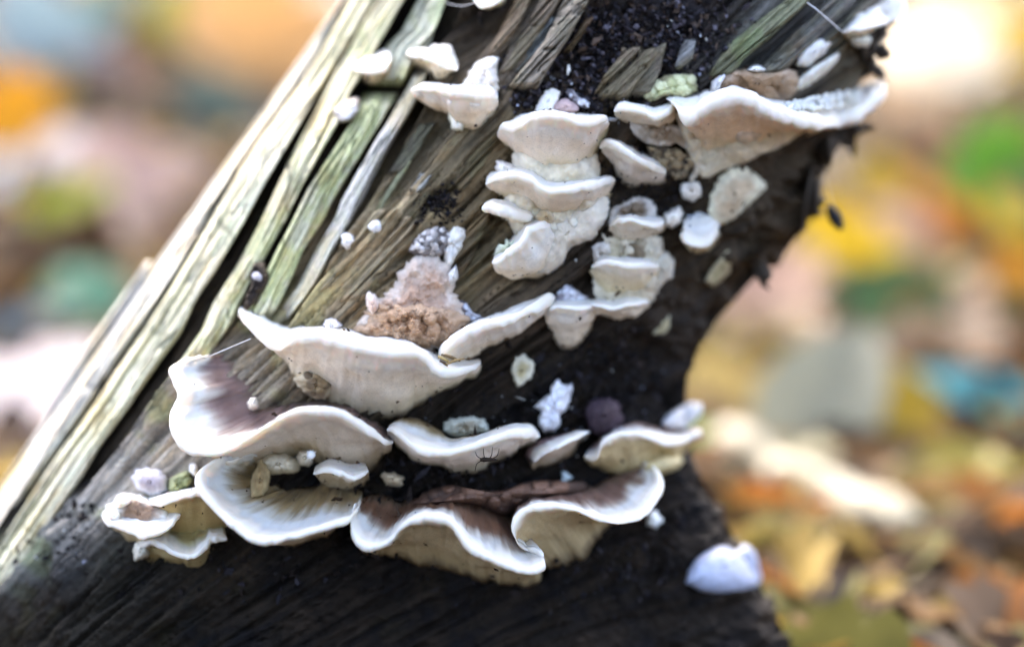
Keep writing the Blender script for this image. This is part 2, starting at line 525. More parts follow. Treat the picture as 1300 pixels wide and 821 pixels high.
def strip(name, left, right, y0, y1, col, lift=0, tilt=0.0, deep=58, green=0.0, seed=0, rough=.6, mat=None, edge=6, end=(14, 14), algae=(.54, .57, .26), tip=False):
    """one loose strip of wood lying on the core, closed all round; it follows the grain between two edges"""
    ys = np.arange(y0, y1 + .1, 3.0)
    if len(ys) < 6:
        ys = np.linspace(y0, y1, 6)
    xa, xb = xat(left, ys), xat(right, ys)
    nv = int(np.clip(np.max(xb - xa) / 1.1, 12, 60))
    jitter = 1.4 * rough
    sL, rL = grain(xa, ys)
    xa = xa + jitter * fbm(rL / 26, seed, oct=3, seed=seed + 50)
    xb = xb + jitter * fbm(rL / 26, seed + 9.3, oct=3, seed=seed + 60)
    v = np.linspace(0, 1, nv)[None, :]
    px = xa[:, None] + (xb - xa)[:, None] * v
    py = np.repeat(ys[:, None], nv, 1) + 0 * px
    # ragged ends: slide the end rows along the grain
    s, r = grain(px, py)
    w = (xb - xa)[:, None]
    if mat is None:
        s = v * w * .85 + 40 * seed
    e = np.minimum(v, 1 - v) * w
    h = lift + tilt * (v - .5) * w - edge * np.exp(-e / (1.5 + .025 * w))
    h = h + rough * (2.4 * fbm(s / 9, r / 200, oct=3, seed=seed) + 2.2 * fbm(s / 3.2, r / 90, oct=3, seed=seed + 5))
    h = h + 3.4 * np.floor(2.6 * fbm(s / 13, r / 260, oct=3, seed=seed + 6) + .25 * fbm(s / 3, r / 24, oct=2, seed=seed + 7))
    g = 1 - np.abs(fbm(s / 10, r / 420, oct=3, seed=seed + 8)) * 9
    cr = np.clip(g, 0, 1) ** 2
    xc = np.clip(1 - np.abs(fbm(r / 46 + .02 * s, s / 26, oct=2, seed=seed + 9)) * 22, 0, 1) * sstep(-.05, .2, fbm(s / 12, r / 90, oct=2, seed=seed + 10))
    h = h - 9 * cr - 8 * xc
    k0, k1 = np.clip((ys - y0) / end[0], 0, 1), np.clip((y1 - ys) / end[1], 0, 1)
    rag = 1 + .5 * fbm(s / 6, 0.3 + seed, oct=2, seed=seed + 2)
    h = h - (1 - sstep(0, 1, np.clip(k0[:, None] * rag, 0, 1))) * (deep if not tip else 12) - (1 - sstep(0, 1, np.clip(k1[:, None] * rag, 0, 1))) * deep
    base = front(px, py)
    top = P(px, py, base - h)
    floor_d = np.maximum(base + deep, base - h + 4)
    bl = P(px[:, :1] + 1, py[:, :1], floor_d[:, :1])
    br = P(px[:, -1:] - 1, py[:, -1:], floor_d[:, -1:])
    ml = P(px[:, :1] - .3, py[:, :1], (base - h * .6)[:, :1] * .5 + floor_d[:, :1] * .5)
    mr = P(px[:, -1:] + .3, py[:, -1:], (base - h * .6)[:, -1:] * .5 + floor_d[:, -1:] * .5)
    V = np.concatenate([bl, ml, top, mr, br], 1)
    ring = V.shape[1]
    pad = lambda q: np.concatenate([q[:, :1], q[:, :1], q, q[:, -1:], q[:, -1:]], 1)
    s, r, pxx, pyy = pad(s), pad(r), pad(px), pad(py)
    s = s + np.concatenate([[-30, -12], np.zeros(nv), [12, 30]])[None, :]
    c = np.ones(s.shape + (3,)) * np.array(col)
    f1 = fbm(s / 6, r / 140, oct=3, seed=seed + 20)[..., None]
    c = c * np.clip(1 + .5 * f1, .4, 1.5)
    gm = np.clip(sstep(-.3, .35, fbm(pxx / 38, pyy / 60, oct=3, seed=seed + 25) + .55 * fbm(pxx / 6, pyy / 8, oct=3, seed=seed + 26)) * green * 1.2, 0, 1)[..., None]
    c = c * (1 - gm) + gm * np.array(algae) * np.clip(1 + .35 * f1, .5, 1.4)
    warm = sstep(.1, .6, fbm(s / 14, r / 60, oct=3, seed=seed + 31))[..., None] * .6
    c = c * (1 - warm) + warm * c * np.array([.92, .76, .52])
    c = c * (1 - .45 * pad(np.clip(cr + .7 * xc, 0, 1)))[..., None]
    faces = grid_faces(len(ys), ring, True).tolist()
    faces += [list(range(ring))[::-1], list(range((len(ys) - 1) * ring, len(ys) * ring))]
    return mesh(name, V.reshape(-1, 3), faces, mat or M_PALE, np.clip(c, .008, .85).reshape(-1, 3), np.stack([s, r], -1).reshape(-1, 2), parent=STUMP)


PALE, PALE2 = (.76, .68, .47), (.74, .66, .42)
edge_l = [(x - 2, y) for x, y in [(float(xl(y)), y) for y in range(-370, 800, 30)]]
strip("wood_strip", edge_l, off(C1, 4, -1), -370, 742, (.70, .65, .54), lift=4, tilt=.04, seed=101, green=.12)
strip("wood_strip", off(C1, 4, 1), off(C2, C2W, -1), -370, 752, PALE, lift=6, tilt=-.05, seed=111, green=.18)
strip("wood_strip", off(C2, C2W, 1), off(C3, C3W, -1), -370, 560, PALE2, lift=3, tilt=.05, seed=121, green=.45, end=(14, 60))
strip("wood_strip", off(C3, C3W, 1), off(C4, C4W, -1), -370, 112, (.58, .57, .42), lift=-3, tilt=.15, seed=131, green=.5, end=(14, 14))
strip("wood_strip", off(C3, C3W, 1), off(C4, C4W, -1), 118, 432, (.60, .57, .38), lift=-2, tilt=.05, seed=141, green=.62, end=(18, 40))
strip("wood_strip", off(C4, C4W, 1), C5, 84, 420, (.62, .57, .48), lift=2, tilt=-.1, seed=151, green=.2, end=(16, 50))
strip("wood_strip", [(520, 196), (478, 262), (462, 286)], [(528, 196), (489, 262), (472, 286)], 196, 286, (.30, .30, .18), lift=-8, seed=161, green=.5, end=(10, 16))
strip("splinter", [(186, 332), (150, 385), (93, 465), (22, 594), (-40, 690), (-80, 760)], [(191, 332), (178, 385), (135, 455), (58, 575), (0, 665), (-50, 750)],
      332, 742, (.60, .56, .48), lift=10, tilt=.2, seed=171, green=.1, end=(6, 14), tip=True)
# ridges of harder wood standing proud in the middle and on the right
RIDGE = [
    ([(764, -120), (656, 0), (618, 72)], [(790, -120), (674, 0), (640, 72), (636, 78)], -120, 82, (.22, .16, .10), 8, .2),
    ([(790, -120), (686, 0), (648, 70), (626, 100)], [(815, -120), (712, 0), (676, 58), (642, 104)], -120, 104, (.22, .17, .115), 10, .1),
    ([(700, 16), (666, 66), (634, 102)], [(712, 16), (690, 60), (656, 104)], 14, 106, (.25, .26, .26), 6, .2),
    ([(822, -120), (716, 0), (690, 52), (654, 100), (642, 116)], [(858, -120), (748, 0), (722, 50), (696, 88), (678, 118)], -120, 120, (.27, .225, .165), 22, .15),
    ([(748, 18), (728, 50), (708, 76)], [(756, 18), (742, 42), (716, 76)], 16, 78, (.15, .095, .055), 8, 0),
    ([(790, 66), (768, 96), (752, 122)], [(846, 52), (838, 66), (812, 100), (790, 136)], 54, 134, (.19, .145, .095), 16, .2),
    ([(828, 48), (808, 86), (795, 130)], [(848, 48), (838, 90), (822, 128)], 48, 130, (.15, .12, .09), 9, .1),
    ([(872, 46), (862, 70), (852, 96)], [(886, 44), (880, 74), (868, 98)], 44, 98, (.22, .22, .21), 4, .1),
    ([(1130, -130), (1004, -4), (972, 18), (920, 60), (896, 104)], [(1152, -130), (1030, -2), (974, 52), (944, 76), (920, 106)], -130, 106, (.20, .20, .12), 20, .2),
    ([(1180, -130), (1058, -4), (1010, 40), (968, 84), (950, 102)], [(1212, -130), (1092, -4), (1046, 40), (1002, 84), (980, 104)], -130, 104, (.20, .185, .16), 10, .12),
    ([(1218, -130), (1098, -4), (1058, 36), (1020, 76)], [(1246, -130), (1128, -4), (1094, 40), (1050, 86)], -130, 90, (.17, .15, .12), 4, .1),
    ([(536, 150), (512, 190), (490, 226)], [(556, 150), (534, 190), (508, 230)], 150, 230, (.10, .085, .06), -16, .1),
    ([(584, 150), (556, 196), (520, 250), (500, 286)], [(604, 150), (580, 196), (544, 252), (520, 290)], 150, 290, (.19, .145, .08), -4, .1),
    ([(622, 158), (590, 204), (560, 250)], [(642, 158), (618, 204), (584, 252)], 158, 254, (.18, .13, .07), 2, .1),
    ([(538, 212), (524, 236), (512, 250)], [(553, 212), (540, 236), (524, 252)], 210, 254, (.42, .42, .40), 4, .1),
    ([(480, 262), (440, 316), (400, 372)], [(506, 262), (466, 318), (424, 376)], 258, 380, (.42, .33, .20), 4, .1),
    ([(516, 272), (476, 326), (430, 384)], [(534, 272), (500, 328), (452, 390)], 266, 392, (.40, .31, .19), 2, -.1),
    ([(610, 262), (580, 312), (560, 350)], [(628, 262), (606, 312), (586, 356)], 258, 360, (.17, .125, .07), 2, .1),
]
for k, (l, r_, y0, y1, c, lf, tl) in enumerate(RIDGE):
    strip("splinter", l, r_, y0, y1, c, lift=lf + 6, tilt=tl, seed=200 + 13 * k, rough=1.3, mat=M_WOOD, edge=8, deep=46, green=.45 if k == 8 else .1,
          end=(12, 16), algae=(.22, .28, .12))


# ------------------------------------------------------------------ fungi
WHITE, CREAM, PEACH, TANC = (.84, .79, .69), (.70, .63, .50), (.66, .54, .42), (.42, .33, .20)
BROWN, PURP = (.17, .10, .065), (.20, .135, .135)


def bez(a, c, b, t):
    t = t[None, :, None]
    return a[:, None] * (1 - t) ** 2 + 2 * c[:, None] * t * (1 - t) + b[:, None] * t ** 2


def bracket(label, rim, top, bot, th=14, tb=6, ub=10, cap=WHITE, zone=(.15, .55), under=CREAM, deep=None, uz=(.02, .4), n=None, wav=1.0,
            seed=0, ridge=0.0, cat="bracket fungus", group=None, name="bracket_fungus", sink=16, streak=.12, zoned=1.0):
    """a shelf: its lip runs through rim (x, y, reach out from the stump), the cap runs back to top, the pores run down to bot"""
    deep = deep or under
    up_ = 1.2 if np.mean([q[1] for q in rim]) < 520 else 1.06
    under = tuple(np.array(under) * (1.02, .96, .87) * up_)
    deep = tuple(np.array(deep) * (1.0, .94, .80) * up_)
    L = np.sum(np.linalg.norm(np.diff(np.array(rim)[:, :2], axis=0), axis=1))
    n = n or int(np.clip(L / 2.2, 26, 170))
    R, A, B = resample(rim, n), resample(top, n), resample(bot, n)
    s = np.linspace(0, 1, n)
    th = th * .74
    wv = wav * (4.2 * fbm(s * L / 34, seed * 3.1, oct=3, seed=seed) + 2.4 * fbm(s * L / 10, seed * 1.7, oct=2, seed=seed + 1))
    A = A + np.stack([5 * fbm(s * L / 14, 7.7, oct=3, seed=seed + 90), 5 * fbm(s * L / 26, 2.2, oct=3, seed=seed + 91)], 1)
    B = B + np.stack([6 * fbm(s * L / 14, 3.7, oct=3, seed=seed + 92), 8 * fbm(s * L / 26, 5.2, oct=3, seed=seed + 93)], 1)
    Rw = P(R[:, 0], R[:, 1] + wv * .6, front(R[:, 0], R[:, 1]) - R[:, 2] - wv)
    Aw = P(A[:, 0], A[:, 1], front(A[:, 0], A[:, 1]) + sink)
    Bw = P(B[:, 0], B[:, 1], front(B[:, 0], B[:, 1]) + sink)
    mid = (Aw + Bw) / 2
    o = Rw - mid
    o /= np.linalg.norm(o, axis=1, keepdims=True) + 1e-9
    up = Aw - Bw
    up = up - o * np.sum(up * o, 1, keepdims=True)
    up /= np.linalg.norm(up, axis=1, keepdims=True) + 1e-9
    for _ in range(10):
        up[1:-1] = (up[:-2] + 2 * up[1:-1] + up[2:]) / 4
        o[1:-1] = (o[:-2] + 2 * o[1:-1] + o[2:]) / 4
    up /= np.linalg.norm(up, axis=1, keepdims=True)
    o = o - up * np.sum(o * up, 1, keepdims=True)
    o /= np.linalg.norm(o, axis=1, keepdims=True)
    e = np.clip(1 - np.abs(2 * s - 1) ** (10 if L > 120 else 6), 0, 1) ** .5
    thv = (th * np.clip(e, .2, 1) * (1 + .34 * fbm(s * L / 24, seed + .5, oct=3, seed=seed + 3)))[:, None]
    reach = np.linalg.norm(Rw - mid, axis=1, keepdims=True)
    core = Rw - o * thv / 2
    Rt, Rb = core + up * thv / 2, core - up * thv / 2
    nt, nr, nbm = 16, 9, 16
    ee = np.clip(e, .1, 1)[:, None]
    ct = Aw * .42 + Rt * .58 + up * tb * ee
    cb = Rb * .58 + Bw * .42 + up * ub * ee
    T = bez(Aw, ct, Rt, np.linspace(0, 1, nt))
    an = np.linspace(math.pi / 2, -math.pi / 2, nr + 2)[1:-1]
    C = core[:, None] + (thv / 2)[:, None] * (np.sin(an)[None, :, None] * up[:, None] + 1.05 * np.cos(an)[None, :, None] * o[:, None])
    Bt = bez(Rb, cb, Bw, np.linspace(0, 1, nbm))
    V = np.concatenate([T, C, Bt], 1)
    N = grid_normals(V)
    if np.mean(np.sum(N[:, nt + 4] * o, 1)) < 0:
        N = -N
    q = V / 10.0
    w_edge = np.concatenate([np.linspace(.2, 1, nt), np.ones(nr), np.linspace(1, .3, nbm)])[None, :]
    disp = 1.5 * fbm(q[..., 0] / 1.7, q[..., 1] / 1.7, q[..., 2] / 1.7, oct=3, seed=seed + 7) * w_edge * (th / 14)
    disp = disp + 2.2 * fbm(q[..., 0] / 5, q[..., 1] / 5, q[..., 2] / 5, oct=2, seed=seed + 70) * w_edge * (th / 14)
    und = np.concatenate([np.zeros(nt + nr), np.sin(np.linspace(0, math.pi, nbm)) ** .7])[None, :]
    disp = disp + und * (5.0 * fbm(q[..., 0] / 2.4, q[..., 1] / 2.4, q[..., 2] / 2.4, oct=3, seed=seed + 71) + 1.6 * fbm(q[..., 0] / .7, q[..., 1] / .7, q[..., 2] / .7, oct=2, seed=seed + 72))
    tt = np.concatenate([np.linspace(0, 1, nt), np.full(nr + nbm, 1.0)])[None, :]
    zr = np.sin(tt * 22 + 2 * fbm(s[:, None] * L / 50, tt * 2, oct=2, seed=seed + 4)) * np.where(tt < 1, .5, 0)
    rad = ridge * fbm(s[:, None] * L / 9, tt * .8, oct=2, seed=seed + 9) * np.where(tt < 1, 1, 0)
    rad2 = .8 * fbm(s[:, None] * L / 7, 3.3, oct=2, seed=seed + 19) * np.concatenate([np.zeros(nt + nr), np.sin(np.linspace(0, math.pi, nbm))])[None, :]
    zr = zr * zoned
    V = V + N * (disp + zr + rad + rad2)[..., None]
    # colour: pale growing margin, older cap tissue towards the wood, pore layer below
    nz = .16 * fbm(s[:, None] * L / 22, tt * 3, oct=3, seed=seed + 11)
    nst = streak * fbm(s[:, None] * L / 8, tt * 1.2, oct=3, seed=seed + 12)
    kt = sstep(zone[0], zone[1], tt + nz + nst * .4)[..., None]
    mot = (1 + .55 * fbm(s[:, None] * L / 16, tt * 5, oct=4, seed=seed + 13))[..., None]
    col = np.array(cap) * mot * (1 - kt) + np.array(WHITE) * kt
    u = np.concatenate([np.zeros(nt), np.linspace(0, .04, nr), np.linspace(.04, 1, nbm)])[None, :] + 0 * tt
    nu_ = .2 * fbm(s[:, None] * L / 26, u * 3, oct=3, seed=seed + 15)
    ku = sstep(uz[0], uz[1], u + nu_ * sstep(.0, .3, u))[..., None]
    kd = sstep(.45, 1.0, u + nu_)[..., None]
    stain = sstep(.0, .55, fbm(q[..., 0] / 2.6, q[..., 1] / 2.6, q[..., 2] / 2.6, oct=4, seed=seed + 41))[..., None]
    col = col * (1 - .14 * stain * np.array([.35, .6, 1.0]))
    col = col * (1 - ku) + (np.array(under) * (1 - kd) + np.array(deep) * kd) * ku
    col = col * (1 - .15 * stain * ku * np.array([.5, .75, 1.1]))
    band = (.5 + .5 * np.sin(tt * 26 + 3 * nz * 6)) * np.where(tt < .97, 1, 0) * sstep(0, .3, tt)
    col = col * (1 - .10 * zoned * band[..., None] * np.array([.6, .8, 1.0]))
    far = np.concatenate([sstep(.34, .0, np.linspace(0, 1, nt)), np.zeros(nr), sstep(.74, 1, np.linspace(0, 1, nbm))])[None, :]
    dirt = sstep(.0, .5, far * .75 + .5 * fbm(q[..., 0] / .8, q[..., 1] / .8, q[..., 2] / .8, oct=4, seed=seed + 77) - .25)[..., None] * np.clip(far * 2, 0, 1)[..., None]
    col = col * (1 - .75 * dirt) + np.array([.10, .07, .04]) * .75 * dirt
    ns = V.shape[1]
    faces = grid_faces(n, ns, True).tolist()
    faces += [list(range(ns)), list(range((n - 1) * ns, n * ns))[::-1]]
    root = mesh(name, V.reshape(-1, 3), faces, M_FUN, np.clip(col, .01, .9).reshape(-1, 3), origin=(Aw + Bw).mean(0) / 2)
    tag(root, label, cat, group)
    # the pore layer below and the skin of the cap are thin layers of their own on the flesh
    def skin(nm, k0, k1, mat, fade):
        k1 = k1 or ns
        nn = k1 - k0
        kk = (np.arange(nn) if fade > 0 else np.arange(nn)[::-1])[None, :] / 6
        t = np.clip(-.5 + 1.5 * kk + .9 * fbm(s[:, None] * L / 16, kk * 2, oct=3, seed=seed + 51), -.9, .8)
        S1 = V[:, k0:k1] + N[:, k0:k1] * t[..., None]
        S0 = V[:, k0:k1] - N[:, k0:k1] * 1.5
        ring = np.concatenate([S1, S0[:, ::-1]], 1)
        mesh(nm, ring.reshape(-1, 3), grid_faces(n, ring.shape[1], True), mat,
             np.clip(np.concatenate([col[:, k0:k1], col[:, k0:k1][:, ::-1]], 1), .01, .9).reshape(-1, 3), parent=root)
    skin("pore_surface", nt + nr + 1, None, M_PORE, 1)
    skin("cap_skin", 0, nt - 1, M_FUN, -1)
    root["v_"] = 0
    SURF.append((V, N, nt, nr))
    return root


SURF = []


def patch(label, outline, h, c0, c1, lumps=0, lr=(5, 9), bump=3.2, bs=9, seed=0, cat="fungus crust", group=None, name="fungus_crust", mat=None,
          parent=None, lift=0, flat=.55, lc=None, na=None, nr=None, edge=2.2, smooth=2.6):
    """a cushion grown flat on the stump: outline in the picture, height out from the wood, optional round grains"""
    o = np.array(outline, float)
    cen = o.mean(0)
    size = np.max(np.linalg.norm(o - cen, axis=1))
    na = na or int(np.clip(size * 2.6, 22, 150))
    nr = nr or int(np.clip(size / 1.9, 7, 46))
    q = resample(np.vstack([o, o[:1]]), na + 1)[:-1]
    rr = np.linspace(0, 1, nr + 1)[1:] ** .85
    px = cen[0] + (q[None, :, 0] - cen[0]) * rr[:, None]
    py = cen[1] + (q[None, :, 1] - cen[1]) * rr[:, None]
    w = edge * rr[:, None] * fbm(np.cos(np.linspace(0, 6.283, na, endpoint=False))[None, :] * size / 7 + seed, np.sin(np.linspace(0, 6.283, na, endpoint=False))[None, :] * size / 7, oct=2, seed=seed)
    dirx, diry = (q[:, 0] - cen[0]) / (size + 1e-6), (q[:, 1] - cen[1]) / (size + 1e-6)
    w = w * rr[:, None] ** 3
    px, py = px + 2.0 * w * dirx[None, :], py + 2.0 * w * diry[None, :]
    prof = (1 - rr ** smooth)[:, None] ** flat
    H = h * prof + bump * fbm(px / bs, py / bs, oct=4, seed=seed + 1) * np.clip(prof * 1.5, 0, 1)
    g = np.zeros(px.shape)
    gi = np.zeros(px.shape)
    r2 = np.random.default_rng(seed + 99)
    if lumps:
        for k in range(lumps):
            t, a = r2.random() ** .5 * .93, r2.integers(0, na)
            lx, ly = cen[0] + (q[a, 0] - cen[0]) * t, cen[1] + (q[a, 1] - cen[1]) * t
            R = r2.uniform(*lr)
            dd = R * R - (px - lx) ** 2 - (py - ly) ** 2
            hh = np.sqrt(np.clip(dd, 0, None)) * r2.uniform(.7, 1.15)
            gi = np.where(hh > g, r2.random(), gi)
            g = np.maximum(g, hh)
        H = H + g * np.clip(prof * 2, 0, 1)
    d = front(px, py) - H - lift
    d[-1] = front(px[-1], py[-1]) + 18
    V = np.vstack([P(cen[0], cen[1], front(cen[0], cen[1]) - H[0].mean() - lift)[None], P(px, py, d).reshape(-1, 3)])
    f = [[0, 1 + j, 1 + (j + 1) % na] for j in range(na)] + (grid_faces(nr, na, True, 1)).tolist()
    f.append([1 + (nr - 1) * na + j for j in range(na)][::-1])
    k = sstep(.35, .95, rr[:, None] + .35 * fbm(px / 14, py / 14, oct=3, seed=seed + 4))[..., None]
    col = np.array(c0) * (1 - k) + np.array(c1) * k
    col = col * (1 + .28 * fbm(px / 7, py / 7, oct=3, seed=seed + 5))[..., None]
    if lc is not None and lumps:
        kl = (np.clip(g / lr[0], 0, 1) * gi)[..., None]
        col = col * (1 - kl) + np.array(lc) * kl
    col = np.vstack([col[0].mean(0)[None], col.reshape(-1, 3)])
    ob = mesh(name, V, f, mat or M_CRUST, np.clip(col, .008, .88), parent=parent)
    if parent is None:
        tag(ob, label, cat, group)
    return ob


SM = "small bracket fungi on the left strips"
# ---- upper left
f = bracket("small white bracket blurred on the pale strip, upper of two left ones", [(448, 88, 20), (460, 92, 34), (476, 94, 40), (490, 88, 36), (497, 76, 18)],
            [(454, 82), (466, 72), (480, 66), (492, 66), (497, 72)], [(455, 94), (466, 104), (476, 108), (488, 100), (496, 84)], th=11, seed=1, under=PEACH)
patch("small fuzzy white tuft with brown dirt at its foot, beside a crack", [(424, 138), (436, 128), (450, 124), (457, 134), (452, 148), (438, 156), (427, 150)], 16, (.66, .64, .62), (.40, .35, .30), lumps=14, lr=(3, 6), seed=2, cat="fungus", name="fungus_tuft")
f = bracket("little white bracket with a round hump behind, just above the larger tongue", [(516, 70, 24), (528, 70, 40), (548, 75, 46), (566, 83, 44), (581, 88, 26)],
            [(522, 66), (540, 62), (556, 62), (572, 70), (580, 82)], [(522, 78), (540, 90), (556, 104), (570, 100), (580, 92)], th=10, seed=3, under=CREAM)
patch("", [(538, 68), (548, 58), (562, 56), (574, 60), (579, 72), (580, 84), (560, 80)], 20, (.76, .76, .76), WHITE, seed=4, parent=f, name="hump", bump=3)
f = bracket("smooth white tongue bracket hanging left of the dark fibres, small brown hole below", [(522, 114, 26), (534, 112, 50), (556, 114, 66), (580, 119, 74), (604, 122, 72), (624, 122, 56), (632, 126, 30)],
            [(528, 110), (550, 108), (575, 108), (600, 106), (622, 106), (631, 114)], [(524, 118), (548, 128), (570, 142), (580, 164), (600, 165), (620, 154), (632, 138)], th=15, ub=-12, tb=2, seed=5, under=(.74, .64, .52), deep=CREAM, wav=.6)
patch("", [(586, 112), (594, 94), (606, 80), (620, 72), (632, 74), (631, 92), (633, 114), (610, 118)], 26, (.70, .64, .56), WHITE, lumps=7, lr=(5, 9), seed=6, parent=f, name="hump", bump=3)
patch("", [(568, 140), (580, 150), (592, 160), (582, 168), (574, 164)], 22, WHITE, (.7, .7, .55), seed=7, parent=f, name="foot")
bracket("white bracket cut by the picture top above the dark hollow", [(598, -8, 20), (606, 6, 36), (618, 9, 40), (634, 2, 36), (646, -8, 18)], [(600, -24), (620, -30), (645, -24)], [(602, -2), (616, 14), (640, 4)], th=9, seed=8, under=(.62, .62, .5))

# ---- middle tower of white shelves
f = bracket("wide white shelf topping the middle tower, upturned left and right corners", [(632, 166, 12), (636, 160, 40), (650, 163, 66), (662, 158, 80), (676, 148, 94), (696, 145, 100), (716, 148, 100), (736, 155, 96), (752, 156, 84), (768, 150, 56), (771, 152, 20)],
            [(640, 160), (664, 148), (690, 140), (720, 142), (750, 146), (769, 148)], [(634, 172), (652, 192), (664, 214), (680, 232), (705, 240), (730, 236), (750, 216), (764, 186), (770, 162)], th=14, ub=-6, tb=0, seed=11, under=(.72, .63, .54), deep=(.58, .54, .36), wav=.8)
patch("", [(652, 186), (700, 180), (752, 184), (764, 226), (768, 262), (744, 298), (700, 312), (656, 302), (640, 268), (648, 224)], 34, (.66, .58, .42), (.72, .65, .52), seed=110, parent=f, name="fused_base", bump=12, bs=24, mat=M_FUN, lumps=14, lr=(6, 16))
patch("upright white lobe poking up behind the top shelf of the tower", [(677, 144), (684, 128), (692, 116), (702, 112), (711, 118), (708, 130), (700, 144)], 16, (.74, .74, .76), WHITE, seed=12, bump=1.2, cat="fungus", name="fungus_lobe")
patch("pinkish lump beside the upright white lobe behind the tower", [(700, 140), (706, 130), (718, 125), (730, 130), (736, 142), (718, 146)], 16, (.50, .36, .33), (.45, .33, .32), seed=13, cat="fungus", name="fungus_lump")
patch("blue-white mould crumbs at the dark wood behind the tower", [(716, 116), (726, 112), (734, 122), (746, 128), (750, 138), (736, 136), (724, 126)], 6, (.16, .14, .15), (.1, .09, .1), lumps=14, lr=(2.5, 5), lc=(.75, .78, .85), seed=14)
f = bracket("long white shelf with a step in its lip, second in the middle tower", [(616, 236, 26), (622, 230, 44), (636, 224, 66), (654, 223, 80), (672, 228, 90), (686, 239, 96), (704, 243, 98), (726, 239, 94), (752, 234, 76), (772, 230, 50), (781, 229, 22)],
            [(622, 222), (640, 214), (665, 214), (700, 226), (740, 228), (778, 226)], [(620, 240), (636, 252), (655, 264), (680, 278), (705, 288), (735, 284), (760, 268), (776, 242)], th=14, ub=2, tb=2, seed=15, under=(.74, .66, .56), deep=(.62, .54, .36), wav=.8)
patch("", [(628, 214), (630, 205), (638, 204), (648, 208), (660, 214), (648, 222), (634, 222)], 24, WHITE, (.7, .65, .6), seed=16, parent=f, name="lobe")
f = bracket("pointed white wing jutting left below the stepped shelf", [(612, 264, 46), (624, 264, 56), (640, 268, 60), (658, 274, 56), (676, 276, 40)], [(618, 260), (634, 254), (652, 250), (680, 254)], [(618, 268), (632, 278), (650, 290), (672, 298)], th=16, seed=17, under=(.72, .66, .56), tb=4)
f = bracket("broad creamy foot of the middle tower with a crooked ridge and greenish teeth", [(625, 331, 40), (634, 329, 56), (646, 322, 66), (658, 314, 72), (666, 304, 74), (670, 295, 74), (680, 289, 66), (694, 284, 52), (706, 280, 30)],
            [(632, 318), (646, 306), (658, 294), (664, 284), (674, 276), (690, 270), (704, 270)], [(632, 338), (648, 350), (668, 353), (690, 348), (708, 334), (716, 316), (716, 296)], th=15, ub=-16, tb=0, seed=18, under=(.74, .66, .54), deep=(.70, .62, .48), uz=(.05, .7), wav=1.6)
patch("", [(680, 276), (712, 268), (742, 256), (766, 244), (773, 262), (768, 284), (752, 304), (724, 316), (714, 336), (694, 348), (672, 344), (676, 316), (688, 298)], 40, (.70, .63, .50), (.74, .68, .57), seed=21, parent=f, name="swollen_body", bump=7, bs=26, mat=M_FUN)
patch("", [(627, 323), (631, 310), (640, 312), (642, 303), (651, 306), (660, 298), (666, 306), (650, 320), (636, 326)], 44, (.52, .60, .44), (.62, .68, .55), seed=19, parent=f, name="greenish_teeth", lumps=9, lr=(3, 5))
patch("", [(674, 274), (690, 262), (704, 266), (712, 280), (700, 290), (684, 288)], 50, (.48, .36, .20), (.72, .66, .52), seed=20, parent=f, name="hollow_fold")
bracket("small curved white bracket over dark rotten wood, right of the tower top", [(761, 188, 26), (768, 183, 44), (782, 185, 56), (798, 194, 62), (816, 206, 62), (832, 213, 52), (845, 220, 26)],
        [(764, 182), (780, 178), (798, 184), (820, 198), (842, 212)], [(766, 194), (778, 208), (788, 228), (808, 236), (832, 236), (844, 228)], th=15, ub=-4, tb=0, seed=21, under=(.62, .58, .54), deep=(.52, .48, .42))

# ---- upper right
f = bracket("largest upper shelf, long white wavy lip reaching past the stump's right edge", [(846, 127, 24), (854, 134, 48), (866, 147, 76), (880, 147, 92), (894, 136, 104), (910, 125, 112), (932, 122, 116), (954, 127, 118), (980, 141, 118), (1010, 150, 116), (1040, 154, 112), (1066, 154, 104), (1090, 144, 88), (1110, 128, 62), (1122, 117, 36), (1121, 108, 8)],
            [(850, 120), (876, 122), (904, 114), (936, 112), (970, 126), (1010, 132), (1050, 126), (1090, 112), (1116, 104)], [(872, 150), (880, 172), (888, 194), (904, 208), (930, 206), (962, 194), (990, 182), (1030, 170), (1070, 158), (1105, 142), (1118, 122)], th=27, ub=6, tb=2, seed=23, cap=(.74, .70, .64), under=(.70, .56, .43), deep=(.55, .50, .36), uz=(.04, .22), wav=.8)
patch("", [(918, 162), (940, 158), (962, 162), (972, 170), (960, 180), (940, 183), (926, 176)], 52, (.66, .56, .45), (.6, .54, .42), seed=24, parent=f, name="underside_lobe", bump=1)
SHELF = f
f2 = patch("", [(884, 168), (910, 172), (940, 178), (960, 188), (935, 202), (910, 208), (898, 216), (888, 206), (880, 186)], 18, (.60, .56, .42), (.55, .50, .36), seed=25, parent=f, name="underside_crust")
# rows of pearl-like droplets on its top
bead_v, bead_f, bead_c = [], [], []


def add_ball(vs, fs, cs, c, r, col, sq=(1, 1, 1), nu=6, nv=8):
    b0 = len(vs)
    for i in range(nu + 1):
        for j in range(nv):
            a, b = math.pi * i / nu, 2 * math.pi * j / nv
            vs.append((c[0] + r * sq[0] * math.sin(a) * math.cos(b), c[1] + r * sq[1] * math.sin(a) * math.sin(b), c[2] + r * sq[2] * math.cos(a)))
            cs.append(col)
    for i in range(nu):
        for j in range(nv):
            fs.append((b0 + i * nv + j, b0 + i * nv + (j + 1) % nv, b0 + (i + 1) * nv + (j + 1) % nv, b0 + (i + 1) * nv + j))


